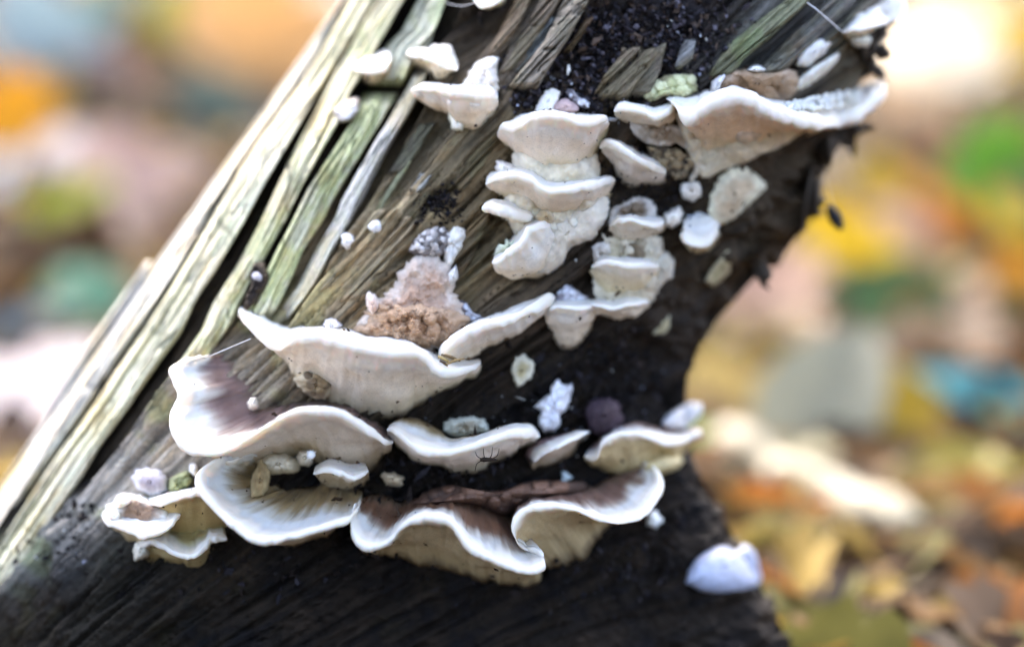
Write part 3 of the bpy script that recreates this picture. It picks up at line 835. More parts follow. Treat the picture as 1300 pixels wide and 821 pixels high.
for k in range(150):
    x = rng.uniform(998, 1090)
    t = (x - 998) / 92
    ylo, yhi = 139 - 9 * max(0, t - .55) * 2, 131 - 17 * t
    q = rng.random()
    y = ylo * (1 - q) + yhi * q
    p = 92 * (1 - q) + 48 * q
    add_ball(bead_v, bead_f, bead_c, P(x, y, front(x, y) - p), rng.uniform(2.2, 4.2), (.80, .78, .66))
mesh("droplet_beads", np.array(bead_v), bead_f, M_FUN, np.array(bead_c), parent=f)["kind"] = "stuff"
f = bracket("narrow white lobe with a nibbled edge, left of the largest upper shelf", [(779, 143, 22), (786, 138, 40), (800, 138, 52), (816, 143, 56), (832, 149, 54), (848, 142, 42), (856, 134, 22)],
            [(782, 136), (800, 132), (820, 136), (840, 138), (852, 130)], [(784, 148), (798, 158), (815, 165), (835, 168), (850, 158), (858, 146)], th=12, seed=26, under=(.66, .60, .50), ub=2)
patch("", [(852, 140), (884, 150), (930, 160), (980, 168), (1030, 160), (1010, 178), (965, 200), (920, 216), (896, 226), (880, 210), (868, 182)], 22, (.60, .54, .40), (.66, .60, .46), seed=112, parent=SHELF, name="fused_base", bump=10, bs=22, mat=M_FUN, lumps=12, lr=(6, 14))
patch("pale stringy crust hanging under the nibbled white lobe", [(798, 154), (820, 150), (846, 156), (866, 162), (880, 176), (876, 192), (862, 182), (846, 186), (824, 184), (806, 172)], 14, (.30, .24, .17), (.62, .58, .52), lumps=10, lr=(4, 8), seed=27)
patch("brown granular crust in the dark gap right of the small curved bracket", [(822, 186), (845, 186), (866, 192), (882, 206), (876, 226), (858, 228), (842, 220), (828, 208)], 8, (.12, .09, .055), (.06, .045, .03), lumps=60, lr=(2.5, 5.5), lc=(.33, .26, .15), seed=28)
patch("round white button below the brown granular crust", [(864, 244), (866, 234), (876, 230), (888, 232), (893, 244), (886, 253), (872, 254)], 18, (.62, .58, .5), (.76, .74, .68), seed=29, cat="fungus", name="fungus_button")
patch("thin pale ribbon of crust leading down to the round white button", [(884, 206), (890, 212), (886, 224), (878, 232), (874, 228), (879, 218)], 10, (.5, .45, .35), (.62, .58, .48), seed=30)
patch("flat creamy yellow plate on the dark right flank under the largest shelf", [(903, 244), (914, 224), (934, 211), (954, 213), (970, 228), (968, 244), (950, 262), (930, 281), (908, 284), (899, 268)], 22, (.52, .42, .28), (.68, .66, .50), seed=31, bump=3, bs=14, cat="fungus", name="fungus_plate")
f = bracket("short stubby white bracket at the lower end of the creamy yellow plate", [(863, 296, 26), (868, 304, 44), (880, 310, 52), (893, 311, 52), (904, 304, 42), (911, 292, 22)], [(868, 288), (872, 276), (884, 268), (898, 268), (908, 275), (912, 286)], [(866, 304), (874, 316), (886, 320), (898, 318), (908, 308), (912, 296)], th=12, tb=12, seed=32, under=(.60, .56, .42), cap=(.78, .78, .74))
patch("dull cream patch on the shaded right flank, upper of two", [(894, 358), (904, 340), (920, 320), (932, 320), (931, 336), (918, 354), (904, 361)], 10, (.42, .38, .22), (.46, .42, .28), seed=33)
patch("tiny dull cream patch on the shaded right flank, lower of two", [(828, 424), (838, 410), (850, 402), (850, 414), (842, 424)], 8, (.44, .40, .24), (.44, .42, .28), seed=34)
f = bracket("white bracket curling over the stump's top right corner, folded lobe beneath", [(1069, 42, 30), (1078, 38, 50), (1092, 36, 62), (1108, 32, 66), (1124, 28, 62), (1140, 24, 48), (1148, 8, 30), (1146, -6, 8)],
            [(1072, 36), (1086, 22), (1100, 8), (1116, -4), (1134, -12), (1146, -14)], [(1070, 48), (1080, 58), (1096, 62), (1112, 54), (1130, 36), (1146, 12)], th=11, tb=6, seed=35, under=(.70, .68, .58), wav=.7)
patch("", [(1078, 50), (1092, 46), (1110, 44), (1112, 54), (1100, 63), (1086, 61)], 46, (.62, .62, .52), (.72, .7, .62), seed=36, parent=f, name="folded_lobe")
patch("upright oval white bracket with one black speck, above the slanting tongue", [(1012, 84), (1016, 68), (1030, 54), (1046, 49), (1055, 53), (1050, 66), (1038, 76), (1022, 86)], 16, (.80, .79, .74), (.78, .77, .72), seed=37, bump=.8, cat="bracket fungus", name="bracket_fungus", mat=M_FUN)
patch("slanting pointed white tongue below the oval bracket", [(1008, 117), (1010, 104), (1026, 90), (1046, 76), (1066, 66), (1066, 74), (1052, 90), (1034, 104), (1018, 114)], 20, (.80, .78, .70), (.76, .75, .66), seed=38, bump=.8, cat="bracket fungus", name="bracket_fungus", mat=M_FUN)
patch("brown shrivelled old fungus tissue behind the largest upper shelf", [(904, 120), (906, 100), (924, 90), (950, 88), (980, 92), (1004, 88), (1014, 100), (1008, 120), (990, 130), (960, 126), (930, 118)], 34, (.20, .12, .06), (.36, .27, .19), lumps=20, lr=(6, 13), lc=(.36, .25, .15), seed=39, cat="fungus", name="old_fungus")
patch("white fuzzy edge left of the brown shrivelled fungus", [(903, 118), (904, 104), (914, 94), (922, 96), (916, 108), (912, 120)], 36, (.62, .64, .66), (.6, .6, .62), lumps=8, lr=(3, 6), seed=40)
patch("scrap of white mould on top of the brown shrivelled fungus", [(946, 90), (954, 84), (966, 83), (972, 90), (960, 94)], 40, (.66, .68, .66), (.6, .62, .6), lumps=8, lr=(2, 4), seed=41)
patch("yellow green granular slime mould above the nibbled lobe", [(814, 120), (822, 106), (840, 98), (862, 94), (882, 96), (886, 112), (872, 124), (850, 122), (832, 128), (820, 130)], 14, (.40, .42, .20), (.20, .18, .10), lumps=42, lr=(4, 7.5), lc=(.66, .68, .42), seed=42, cat="slime mould", name="slime_mould")

# ---- middle right steps
patch("grey brown hollow crust above the upper small step bracket", [(772, 288), (774, 268), (790, 258), (806, 250), (824, 252), (832, 264), (828, 280), (806, 284), (786, 282)], 18, (.16, .12, .08), (.58, .56, .52), lumps=16, lr=(4, 8), seed=44)
bracket("upper small white step bracket below the curved one", [(774, 288, 30), (782, 281, 48), (796, 279, 58), (814, 283, 60), (832, 287, 50), (843, 283, 26)], [(776, 282), (795, 273), (815, 275), (840, 279)], [(774, 294), (784, 304), (802, 309), (826, 305), (842, 290)], th=11, seed=45, under=(.66, .63, .56), ub=-2)
patch("white knob at the right end of the upper small step bracket", [(844, 286), (844, 274), (852, 266), (862, 265), (866, 274), (862, 284), (852, 290)], 26, WHITE, (.7, .68, .62), seed=46, cat="fungus", name="knobbed_fungus")
patch("pale ruffled lump above the left end of the lower step bracket", [(750, 330), (751, 314), (762, 306), (774, 308), (778, 322), (770, 334), (758, 338)], 24, (.46, .42, .36), (.70, .68, .64), lumps=6, lr=(4, 7), seed=47)
patch("grey brown crust between the two small step brackets", [(776, 330), (780, 312), (796, 303), (818, 302), (828, 312), (828, 328), (804, 334)], 18, (.17, .13, .08), (.42, .38, .28), lumps=18, lr=(3, 7), seed=48)
bracket("lower small white step bracket with creamy face under it", [(751, 338, 28), (760, 334, 48), (776, 333, 60), (796, 337, 64), (816, 338, 58), (836, 337, 28)], [(754, 332), (775, 326), (800, 328), (834, 331)], [(752, 346), (762, 366), (776, 380), (800, 384), (824, 376), (838, 352)], th=11, seed=49, under=(.68, .62, .46), deep=(.60, .56, .36), ub=-4)
patch("dotted cream lump at the right end of the lower step bracket", [(830, 330), (840, 320), (850, 322), (856, 334), (852, 352), (840, 362), (832, 372), (830, 352)], 24, (.60, .57, .46), (.68, .66, .58), seed=50, bump=3)
patch("creamy lumpy crust joining the small step brackets", [(764, 296), (800, 300), (836, 298), (842, 340), (830, 384), (800, 400), (764, 400), (752, 372), (756, 336)], 20, (.50, .44, .30), (.68, .63, .50), seed=111, bump=9, bs=16, lumps=16, lr=(5, 11))
patch("blue white fuzzy mould left of the lowest pale step", [(704, 384), (706, 370), (716, 360), (726, 364), (738, 372), (748, 378), (742, 386), (722, 388)], 10, (.34, .30, .32), (.2, .18, .2), lumps=34, lr=(3, 6), lc=(.76, .80, .88), seed=51, cat="mould", name="mould")
bracket("pale bracket with a tapered chin right of the long wing", [(691, 397, 26), (700, 391, 46), (716, 389, 56), (736, 392, 58), (750, 391, 48), (759, 391, 26)], [(694, 390), (715, 383), (740, 384), (757, 385)], [(692, 404), (700, 424), (712, 442), (728, 442), (744, 424), (758, 402)], th=10, seed=52, under=(.68, .63, .55), ub=-6)
bracket("thin pale ledge under the lower step bracket", [(745, 385, 30), (758, 387, 46), (776, 391, 54), (798, 388, 52), (824, 384, 26)], [(748, 380), (775, 382), (800, 380), (822, 379)], [(748, 392), (760, 400), (782, 406), (806, 402), (824, 390)], th=9, seed=53, under=(.66, .62, .54), ub=-2)

# ---- brown crumbly mass and the long shelves on the left
patch("grey granular cap above the tan brown mass, crumbly dark and white", [(518, 318), (524, 304), (540, 292), (558, 286), (570, 290), (576, 304), (566, 322), (548, 326), (530, 326)], 16, (.10, .085, .075), (.12, .10, .09), lumps=70, lr=(2.5, 5), lc=(.66, .63, .60), seed=55)
patch("white fringe right of the grey granular cap", [(566, 296), (576, 287), (588, 290), (592, 304), (584, 320), (574, 336), (566, 340), (564, 320)], 14, (.72, .70, .64), WHITE, lumps=8, lr=(3, 6), seed=56)
patch("white scrap at the right side of the tan brown mass", [(568, 348), (578, 338), (582, 348), (580, 358), (570, 362)], 26, (.76, .74, .70), (.7, .68, .66), seed=58, lumps=4, lr=(3, 5))
f = patch("porous tan brown crumbling fungus mass narrowing upward behind the long left shelf", [(446, 424), (460, 404), (468, 384), (486, 376), (500, 362), (505, 344), (520, 328), (545, 320), (566, 330), (578, 346), (576, 370), (592, 386), (602, 404), (594, 424), (566, 442), (520, 446), (480, 440)], 26, (.44, .29, .20), (.62, .52, .43), seed=59, cat="fungus", name="old_fungus", bump=15, bs=17, edge=6, smooth=2, na=150, nr=46)
patch("", [(450, 420), (464, 398), (480, 384), (510, 382), (545, 384), (580, 392), (598, 408), (588, 426), (560, 440), (510, 442), (474, 434)], 42, (.24, .13, .065), (.46, .32, .21), lumps=90, lr=(2.5, 9), lc=(.56, .37, .23), seed=69, parent=f, name="crumbly_base", bump=12, bs=9, edge=6, smooth=2, na=150, nr=46)
patch("small pale fin sticking up at the left of the tan brown mass", [(464, 374), (470, 370), (480, 378), (482, 392), (474, 402), (466, 392)], 44, (.62, .46, .38), (.72, .64, .58), seed=60, cat="fungus", name="fungus_fin")
patch("white scrap at the left foot of the tan brown mass", [(410, 412), (416, 403), (426, 406), (434, 414), (426, 420), (414, 420)], 34, (.72, .70, .70), (.7, .68, .7), lumps=7, lr=(3, 5), seed=61)
patch("blue white mould specks right of the tan brown mass", [(578, 384), (588, 380), (600, 396), (612, 402), (604, 410), (588, 402)], 12, (.15, .13, .14), (.1, .09, .1), lumps=13, lr=(2.5, 5.5), lc=(.72, .77, .88), seed=62)
bracket("long white wing sweeping up right towards the pale chin bracket", [(704, 377, 14), (699, 377, 36), (684, 388, 58), (664, 398, 72), (640, 407, 82), (612, 414, 86), (590, 424, 86), (572, 436, 78), (560, 446, 60), (557, 452, 26)],
        [(700, 372), (680, 378), (650, 390), (615, 400), (585, 418), (562, 438)], [(703, 384), (686, 406), (662, 424), (632, 438), (602, 450), (576, 456), (560, 458)], th=19, ub=-4, tb=0, seed=63, under=(.74, .68, .60), wav=.7, uz=(.1, .7))
f = bracket("longest left shelf, thick white rolled lip and dirt stuck beneath", [(302, 396, 20), (308, 404, 44), (322, 418, 60), (342, 436, 78), (356, 441, 92), (368, 432, 104), (384, 426, 114), (404, 427, 120), (432, 433, 126), (464, 441, 130), (498, 446, 130), (524, 446, 124), (540, 452, 114), (550, 466, 106), (564, 473, 98), (584, 472, 84), (602, 466, 62), (611, 461, 30)],
            [(308, 392), (335, 402), (362, 414), (390, 414), (430, 416), (475, 424), (520, 432), (556, 450), (590, 456), (608, 457)], [(306, 404), (326, 426), (352, 450), (380, 482), (400, 504), (430, 520), (468, 530), (510, 526), (552, 506), (590, 484), (608, 468)], th=19, ub=6, tb=0, seed=64, under=(.72, .65, .56), deep=(.62, .56, .44), wav=.7, uz=(.05, .45))
patch("", [(372, 480), (392, 470), (414, 478), (424, 492), (414, 506), (390, 502)], 40, (.34, .24, .12), (.66, .58, .42), lumps=14, lr=(4, 8), seed=65, parent=f, name="dirty_foot", lc=(.10, .07, .04))
f = bracket("ear-shaped left shelf with violet brown inside and broad arched white lip", [(262, 452, 20), (240, 456, 44), (216, 466, 62), (220, 484, 74), (226, 502, 82), (217, 524, 88), (219, 548, 96), (232, 567, 106), (254, 575, 116), (282, 574, 124), (304, 562, 128), (326, 548, 130), (352, 532, 132), (378, 522, 134), (404, 520, 134), (430, 524, 130), (452, 534, 120), (474, 550, 104), (490, 562, 82), (499, 562, 56)],
            [(286, 452), (306, 462), (322, 478), (332, 496), (338, 508), (344, 514), (352, 512), (372, 508), (400, 506), (440, 512), (475, 532), (498, 550)], [(268, 470), (262, 500), (262, 530), (268, 560), (280, 584), (310, 592), (340, 588), (372, 582), (405, 588), (436, 604), (460, 606), (482, 584), (498, 570)], th=16, ub=14, tb=-14, seed=66, cap=(.20, .13, .115), zone=(.40, .82), under=(.62, .55, .47), deep=(.42, .34, .22), wav=.8, ridge=1.6, uz=(.04, .3), streak=.25)
patch("", [(312, 512), (318, 502), (326, 504), (328, 516), (318, 520)], 60, WHITE, WHITE, seed=67, parent=f, name="white_chip")
f = bracket("white shelf right of the ear with a tan cap and a midge resting below", [(491, 545, 46), (498, 546, 66), (512, 556, 86), (528, 568, 96), (546, 575, 102), (570, 574, 104), (600, 566, 102), (628, 556, 94), (652, 550, 80), (672, 548, 60), (685, 553, 24)],
            [(498, 538), (514, 533), (532, 534), (552, 544), (576, 560), (610, 554), (650, 542), (680, 545)], [(496, 556), (516, 576), (540, 588), (560, 596), (578, 602), (600, 600), (628, 586), (656, 576), (682, 562)], th=16, ub=2, tb=8, seed=68, cap=(.30, .22, .11), zone=(.3, .72), under=(.68, .62, .56), deep=(.5, .47, .38), wav=.7)
patch("greenish white crust behind the tan capped shelf", [(562, 546), (568, 534), (584, 530), (600, 528), (616, 534), (622, 546), (600, 552), (576, 554)], 22, (.26, .23, .16), (.54, .58, .50), lumps=16, lr=(3, 6), seed=69)
bracket("slim slanting tongue with violet brown back, right of the tan capped shelf", [(678, 586, 26), (690, 577, 44), (708, 567, 56), (728, 558, 54), (742, 551, 40), (749, 549, 16)], [(664, 578), (674, 566), (692, 558), (716, 552), (744, 546)], [(674, 594), (688, 592), (702, 590), (716, 580), (732, 566), (748, 554)], th=8, seed=70, cap=(.20, .13, .13), zone=(.4, .85), under=(.58, .5, .42), deep=(.4, .33, .25))
f = bracket("right hand shelf with sugary white grains on top and tan folds under", [(742, 578, 18), (752, 582, 40), (759, 576, 58), (764, 563, 72), (778, 553, 82), (798, 549, 88), (818, 552, 88), (838, 560, 84), (856, 561, 74), (874, 556, 54), (890, 549, 24)],
            [(752, 566), (764, 556), (784, 543), (808, 538), (835, 544), (862, 546), (888, 541)], [(746, 584), (758, 592), (772, 600), (794, 604), (820, 602), (846, 592), (870, 576), (888, 556)], th=11, ub=8, tb=2, seed=71, cap=(.22, .15, .14), zone=(.4, .8), under=(.56, .47, .28), deep=(.40, .33, .18), uz=(.03, .16), wav=.7)
patch("", [(812, 590), (836, 578), (858, 578), (867, 584), (862, 592), (846, 600), (824, 604)], 56, (.50, .42, .22), (.66, .56, .30), seed=72, parent=f, name="tan_fold")
patch("", [(838, 540), (848, 526), (864, 516), (882, 510), (892, 516), (886, 530), (874, 542), (856, 546)], 44, (.62, .62, .62), (.76, .77, .78), seed=73, parent=f, name="back_lobe", bump=1)
patch("", [(770, 548), (790, 540), (830, 544), (846, 550), (840, 556), (800, 548), (776, 556)], 60, (.30, .25, .24), (.22, .17, .17), lumps=26, lr=(2.2, 4.2), lc=(.82, .84, .88), seed=74, parent=f, name="sugary_grains")
patch("dark violet brown ball sitting between the brackets", [(742, 528), (746, 514), (758, 506), (774, 506), (786, 514), (790, 528), (784, 544), (768, 554), (752, 548)], 44, (.045, .030, .036), (.06, .042, .055), seed=75, bump=2, cat="fungus", name="fungus_ball", mat=M_ROT, smooth=2.2)
patch("bright white fuzzy growth, stacked ragged lobes on black wood", [(680, 516), (688, 506), (698, 500), (700, 490), (708, 483), (716, 488), (726, 490), (724, 502), (720, 518), (712, 526), (710, 540), (700, 549), (688, 544), (684, 530), (688, 522)], 20, (.70, .72, .78), (.76, .78, .82), lumps=24, lr=(5, 9), seed=76, bump=4, bs=5, cat="fungus", name="fungus_tuft")
patch("cream ring patch on black wood above the ragged white growth", [(648, 474), (650, 460), (660, 450), (672, 454), (679, 464), (674, 480), (664, 488), (656, 491), (652, 482)], 10, (.40, .34, .18), (.68, .66, .52), seed=77, bump=2)

# ---- bottom row
f = bracket("long bottom shelf with a curled creamy ear at its left end", [(326, 577, 30), (314, 576, 54), (294, 577, 72), (270, 584, 86), (253, 599, 96), (251, 616, 104), (264, 636, 114), (282, 655, 122), (300, 670, 128), (320, 683, 132), (342, 687, 134), (366, 683, 132), (392, 675, 128), (418, 667, 122), (440, 660, 112), (452, 648, 96), (456, 640, 70)],
            [(332, 582), (330, 592), (332, 604), (342, 614), (356, 620), (376, 618), (400, 616), (425, 616), (448, 620), (460, 624)], [(318, 590), (296, 606), (282, 622), (280, 644), (298, 666), (320, 684), (344, 692), (378, 688), (412, 678), (440, 668), (456, 656)], th=14, ub=10, tb=-16, seed=80, cap=(.30, .21, .10), zone=(.28, .72), under=(.66, .58, .44), deep=(.40, .32, .18), wav=.7, ridge=1.6, streak=.3)
patch("", [(318, 606), (326, 590), (334, 582), (344, 600), (340, 622), (330, 632), (318, 634)], 66, (.26, .18, .08), (.55, .44, .24), seed=81, parent=f, name="fold", bump=4)
f = bracket("wavy bottom shelf with dark violet brown cap and S-curved white lip", [(450, 640, 74), (445, 656, 94), (446, 676, 106), (456, 691, 112), (472, 695, 114), (488, 690, 114), (498, 682, 116), (508, 670, 120), (524, 660, 124), (544, 656, 126), (562, 657, 128), (574, 664, 132), (584, 678, 136), (594, 692, 138), (610, 703, 140), (634, 713, 140), (658, 722, 138), (676, 725, 132), (690, 718, 124), (692, 708, 114), (682, 700, 100), (668, 696, 80)],
            [(462, 634), (476, 628), (494, 632), (512, 636), (535, 630), (556, 628), (580, 628), (604, 634), (626, 644), (644, 654), (656, 664), (666, 672)], [(452, 668), (456, 690), (476, 702), (500, 704), (524, 712), (550, 720), (580, 728), (612, 738), (644, 744), (668, 742), (684, 732), (684, 716)], th=17, ub=18, tb=-8, seed=82, cap=(.16, .085, .05), zone=(.42, .82), under=(.58, .48, .30), deep=(.45, .37, .22), uz=(.03, .2), wav=.7, ridge=2.0, streak=.3)
f = bracket("folded bottom right shelf, white lip looping over a shaded tan underside", [(672, 698, 80), (660, 692, 98), (652, 680, 110), (651, 666, 118), (659, 653, 124), (674, 645, 128), (694, 641, 132), (716, 642, 134), (738, 648, 134), (758, 657, 132), (778, 662, 128), (800, 660, 120), (818, 650, 110), (832, 634, 98), (840, 616, 84), (838, 602, 70), (830, 591, 52), (818, 588, 26)],
            [(660, 670), (654, 654), (658, 640), (668, 630), (684, 624), (704, 620), (724, 618), (744, 618), (762, 614), (780, 604), (796, 596), (810, 590)], [(690, 706), (690, 716), (694, 722), (706, 722), (724, 718), (742, 706), (754, 690), (764, 672), (780, 664), (800, 656), (820, 640), (828, 618), (826, 602)], th=15, ub=24, tb=-6, seed=83, cap=(.20, .12, .09), zone=(.38, .78), under=(.58, .48, .30), deep=(.46, .38, .24), uz=(.03, .18), wav=.7, ridge=1.6, streak=.3)
patch("reddish brown wrinkled tissue on the wood behind the bottom shelves", [(520, 640), (545, 622), (575, 616), (600, 622), (640, 622), (668, 612), (700, 610), (742, 612), (740, 624), (700, 628), (660, 642), (640, 654), (600, 640), (560, 640)], 40, (.085, .045, .028), (.06, .035, .025), lumps=34, lr=(5, 12), lc=(.20, .11, .07), seed=84, cat="fungus", name="old_fungus", bump=4)
# ---- bottom left cluster
patch("white tipped lobe with violet base, highest of the bottom left cluster", [(166, 606), (172, 597), (186, 594), (204, 598), (214, 610), (212, 624), (198, 630), (182, 624), (170, 616)], 34, (.42, .36, .38), (.70, .70, .74), seed=86, cat="bracket fungus", name="bracket_fungus", bump=1)
f = patch("scalloped white rosette with brown scratches, leftmost of the bottom left cluster", [(130, 656), (134, 642), (144, 634), (152, 627), (168, 625), (182, 629), (196, 636), (212, 644), (224, 654), (225, 664), (212, 672), (194, 680), (172, 677), (158, 672), (144, 669)], 50, (.24, .15, .09), WHITE, seed=87, bump=5, bs=14, cat="bracket fungus", name="bracket_fungus", mat=M_FUN, smooth=6)
for o_ in ([(131, 656), (136, 645), (150, 644), (158, 654), (152, 666), (138, 668)], [(140, 640), (150, 628), (166, 626), (172, 636), (160, 646), (146, 648)], [(150, 672), (170, 664), (196, 666), (214, 662), (214, 672), (192, 681), (168, 678)]):
    patch("", o_, 62, WHITE, WHITE, seed=int(o_[0][0]), parent=f, name="lobe", mat=M_FUN, bump=2, smooth=2.5)
bracket("ruffled white lip jutting under the rosette, lowest frill of the left cluster", [(129, 653, 34), (137, 664, 58), (150, 669, 70), (166, 676, 78), (184, 681, 82), (204, 676, 80), (220, 665, 72), (230, 652, 50)], [(140, 646), (160, 642), (180, 640), (200, 642), (224, 644)], [(136, 664), (150, 680), (170, 690), (190, 694), (212, 686), (228, 664)], th=12, seed=114, under=(.62, .56, .40), deep=(.4, .33, .18), wav=1.8, tb=6)
f = bracket("thin cream lip over an olive brown hollow, between the rosette and the curled ear", [(186, 643, 44), (204, 636, 64), (222, 630, 76), (242, 627, 84), (262, 629, 84), (280, 638, 76), (294, 652, 56)], [(192, 638), (215, 628), (245, 621), (270, 624), (290, 640)], [(198, 664), (208, 690), (228, 708), (254, 706), (278, 696), (300, 676)], th=10, seed=88, under=(.46, .35, .16), deep=(.30, .25, .10), ub=20, uz=(.02, .16), wav=1.5)
patch("", [(184, 634), (200, 628), (226, 622), (252, 622), (270, 630), (244, 636), (214, 640), (196, 644)], 60, (.76, .72, .58), WHITE, seed=113, parent=f, name="frilled_lip", mat=M_FUN, bump=4)
bracket("yellowish olive crinkled clump hanging lowest in the bottom left cluster", [(176, 694, 30), (190, 690, 48), (206, 696, 58), (222, 704, 62), (240, 705, 62), (256, 698, 58), (272, 688, 48), (288, 684, 30)], [(184, 676), (205, 668), (230, 670), (255, 668), (284, 664)], [(182, 704), (200, 714), (222, 722), (246, 720), (268, 708), (288, 694)], th=11, seed=121, cap=(.36, .30, .13), zone=(.5, 1.0), under=(.40, .34, .18), deep=(.25, .2, .09), wav=2.2, tb=10, ridge=2)
bracket("pale crumpled lobe tucked between the ear-shaped shelf and the bottom shelf", [(398, 602, 56), (410, 596, 76), (426, 598, 88), (442, 606, 90), (456, 604, 80), (468, 596, 58)], [(404, 592), (420, 584), (440, 586), (462, 586)], [(402, 610), (418, 620), (438, 626), (456, 620), (468, 606)], th=9, seed=122, cap=(.34, .25, .18), under=(.5, .42, .3), wav=2, tb=6)
patch("small cream nub at the bottom of the left cluster", [(168, 704), (170, 692), (178, 682), (187, 686), (190, 700), (182, 711), (172, 711)], 32, (.72, .70, .58), (.70, .68, .56), seed=90, cat="fungus", name="fungus_nub")
patch("mossy green scrap behind the bottom left cluster", [(212, 622), (216, 606), (228, 600), (242, 600), (244, 614), (232, 624), (220, 628)], 26, (.22, .24, .10), (.30, .32, .16), lumps=10, lr=(4, 7), seed=91)
patch("white drop beside the curled creamy ear", [(240, 598), (242, 590), (250, 589), (254, 596), (250, 604), (243, 604)], 34, (.78, .78, .76), (.72, .72, .7), seed=92, cat="fungus", name="fungus_drop")
# ---- under the arch
patch("pale lump in the shade under the arched lip", [(324, 586), (336, 578), (354, 574), (372, 578), (384, 588), (372, 600), (350, 602), (334, 600)], 40, (.55, .49, .36), (.50, .44, .3), seed=93, lumps=4, lr=(6, 10), cat="fungus", name="fungus_lump")
patch("small cream lump beside the silky white star", [(374, 580), (380, 570), (392, 570), (400, 580), (394, 592), (380, 592)], 44, (.62, .56, .42), (.58, .52, .4), seed=94, cat="fungus", name="fungus_lump")
patch("tiny pale peg in the dark gap under the tan capped shelf", [(484, 604), (488, 599), (500, 600), (512, 606), (510, 616), (496, 616), (488, 611)], 34, (.46, .38, .25), (.55, .48, .34), seed=95, cat="fungus", name="fungus_peg")
# ---- buttons and scraps
patch("", [(316, 346), (322, 334), (332, 332), (340, 342), (340, 358), (332, 372), (322, 388), (312, 394), (310, 380), (318, 364)], 9, (.018, .012, .009), (.05, .036, .022), seed=120, parent=STUMP, name="knot", mat=M_ROT, bump=4, lumps=18, lr=(2, 4))
for lab, x, y, r, c in [("little white button on the tan fibres, right of a pair", 477, 288, 9, (.78, .78, .78)), ("little white button in the crack edge, left of a pair", 441, 306, 9, (.78, .77, .74)),
                        ("grey bead sunk in a dark knot on the mossy strip", 327, 351, 8, (.42, .41, .44)), ("white dot below the folded bottom right shelf", 831, 659, 10, (.74, .78, .76)),
                        ("tiny white dot below the tower foot", 732, 331, 4, (.7, .7, .66)), ("bluish drip on the dark wood above the folded bottom shelf", 718, 606, 7, (.42, .52, .55)), ]:
    o = [(x + r * math.cos(a) * (1 + .15 * math.sin(3 * a + x)), y + r * 1.05 * math.sin(a)) for a in np.linspace(0, 2 * math.pi, 9)[:-1]]
    patch(lab, o, r * 1.1 + 6, c, c, seed=int(x), bump=1, cat="fungus", name="fungus_button", smooth=2)
patch("smooth bluish white lobed cap low at the right foot of the stump", [(870, 740), (875, 722), (887, 706), (903, 696), (920, 692), (933, 698), (945, 691), (957, 700), (964, 720), (964, 740), (938, 750), (898, 752)], 34, (.40, .44, .55), (.35, .39, .50), seed=97, bump=.8, bs=30, cat="fungus", name="fungus_lobe", mat=M_FUN, smooth=2.4, edge=.5, flat=.6, lift=16)

# ------------------------------------------------------------------ crumbs of rot, dirt specks, jagged rim of the stump
def crumbs(name, n, fn, size, cols, label=None, parent=None, seed=0, elong=1.0):
    r2 = np.random.default_rng(seed)
    vs, fs, cs = [], [], []
    for k in range(n):
        c, ok = fn(r2)
        if not ok: continue
        s = size[0] + (size[1] - size[0]) * r2.random() ** 3.5
        base = len(vs)
        col = np.array(cols[r2.integers(len(cols))]) * r2.uniform(.6, 1.4)
        ax = r2.normal(size=(6, 3))
        dirs = np.array([[1, 0, 0], [-1, 0, 0], [0, 1, 0], [0, -1, 0], [0, 0, 1], [0, 0, -1]]) + .35 * ax
        sc = np.array([r2.uniform(.5, 1.2), r2.uniform(.5, 1.2), r2.uniform(.5, 1.2) * elong * (1 + 1.6 * (r2.random() < .2))])
        q, _ = np.linalg.qr(r2.normal(size=(3, 3)))
        for d in dirs:
            vs.append(tuple(c + s * (q @ (d * sc)))); cs.append(col)
        for t in [(0, 2, 4), (2, 1, 4), (1, 3, 4), (3, 0, 4), (2, 0, 5), (1, 2, 5), (3, 1, 5), (0, 3, 5)]:
            fs.append(tuple(base + i for i in t))
    o = mesh(name, np.array(vs), fs, M_ROT, np.clip(np.array(cs), .004, .9), parent=parent, smooth=False)
    o["kind"] = "stuff"
    if parent is None: tag(o, label, "debris")
    return o


def inside(px, py):
    return xl(py) + 14 < px < xr(py) - 16


def zone_pick(zs, lift):
    def fn(r2):
        x, y, rx, ry = zs[r2.integers(len(zs))]
        px, py = x + rx * r2.normal() * .55, y + ry * r2.normal() * .55
        return P(px, py, front(px, py) + r2.uniform(-lift, 26)), inside(px, py)
    return fn


DKS = [(.007, .006, .006), (.010, .008, .007), (.014, .010, .008), (.022, .016, .014), (.02, .018, .022)]
crumbs("rot_crumbs", 8500, zone_pick([(765, 50, 90, 70), (850, 40, 90, 60), (820, 90, 90, 50), (700, 125, 80, 26)], 0), (.8, 4.8), DKS + [(.05, .042, .05), (.08, .055, .04), (.11, .10, .12)], parent=STUMP, seed=3)
crumbs("rot_crumbs", 1300, zone_pick([(555, 275, 26, 30), (560, 262, 18, 20), (840, 240, 60, 50), (760, 240, 40, 40)], 8), (1.8, 4), DKS, parent=STUMP, seed=4)
crumbs("rot_crumbs", 2600, zone_pick([(700, 500, 160, 60), (560, 600, 140, 40), (860, 640, 60, 90), (780, 460, 80, 60), (100, 690, 70, 50), (300, 720, 250, 40), (800, 720, 160, 50)], 4), (2, 6), DKS, parent=STUMP, seed=5)
crumbs("pale_flecks", 260, zone_pick([(850, 40, 90, 60), (720, 130, 60, 30), (830, 150, 60, 40), (700, 510, 130, 60), (800, 560, 60, 30), (100, 690, 60, 40)], 6), (1.2, 3), [(.45, .47, .5), (.3, .31, .38), (.55, .55, .5)], parent=STUMP, seed=6)


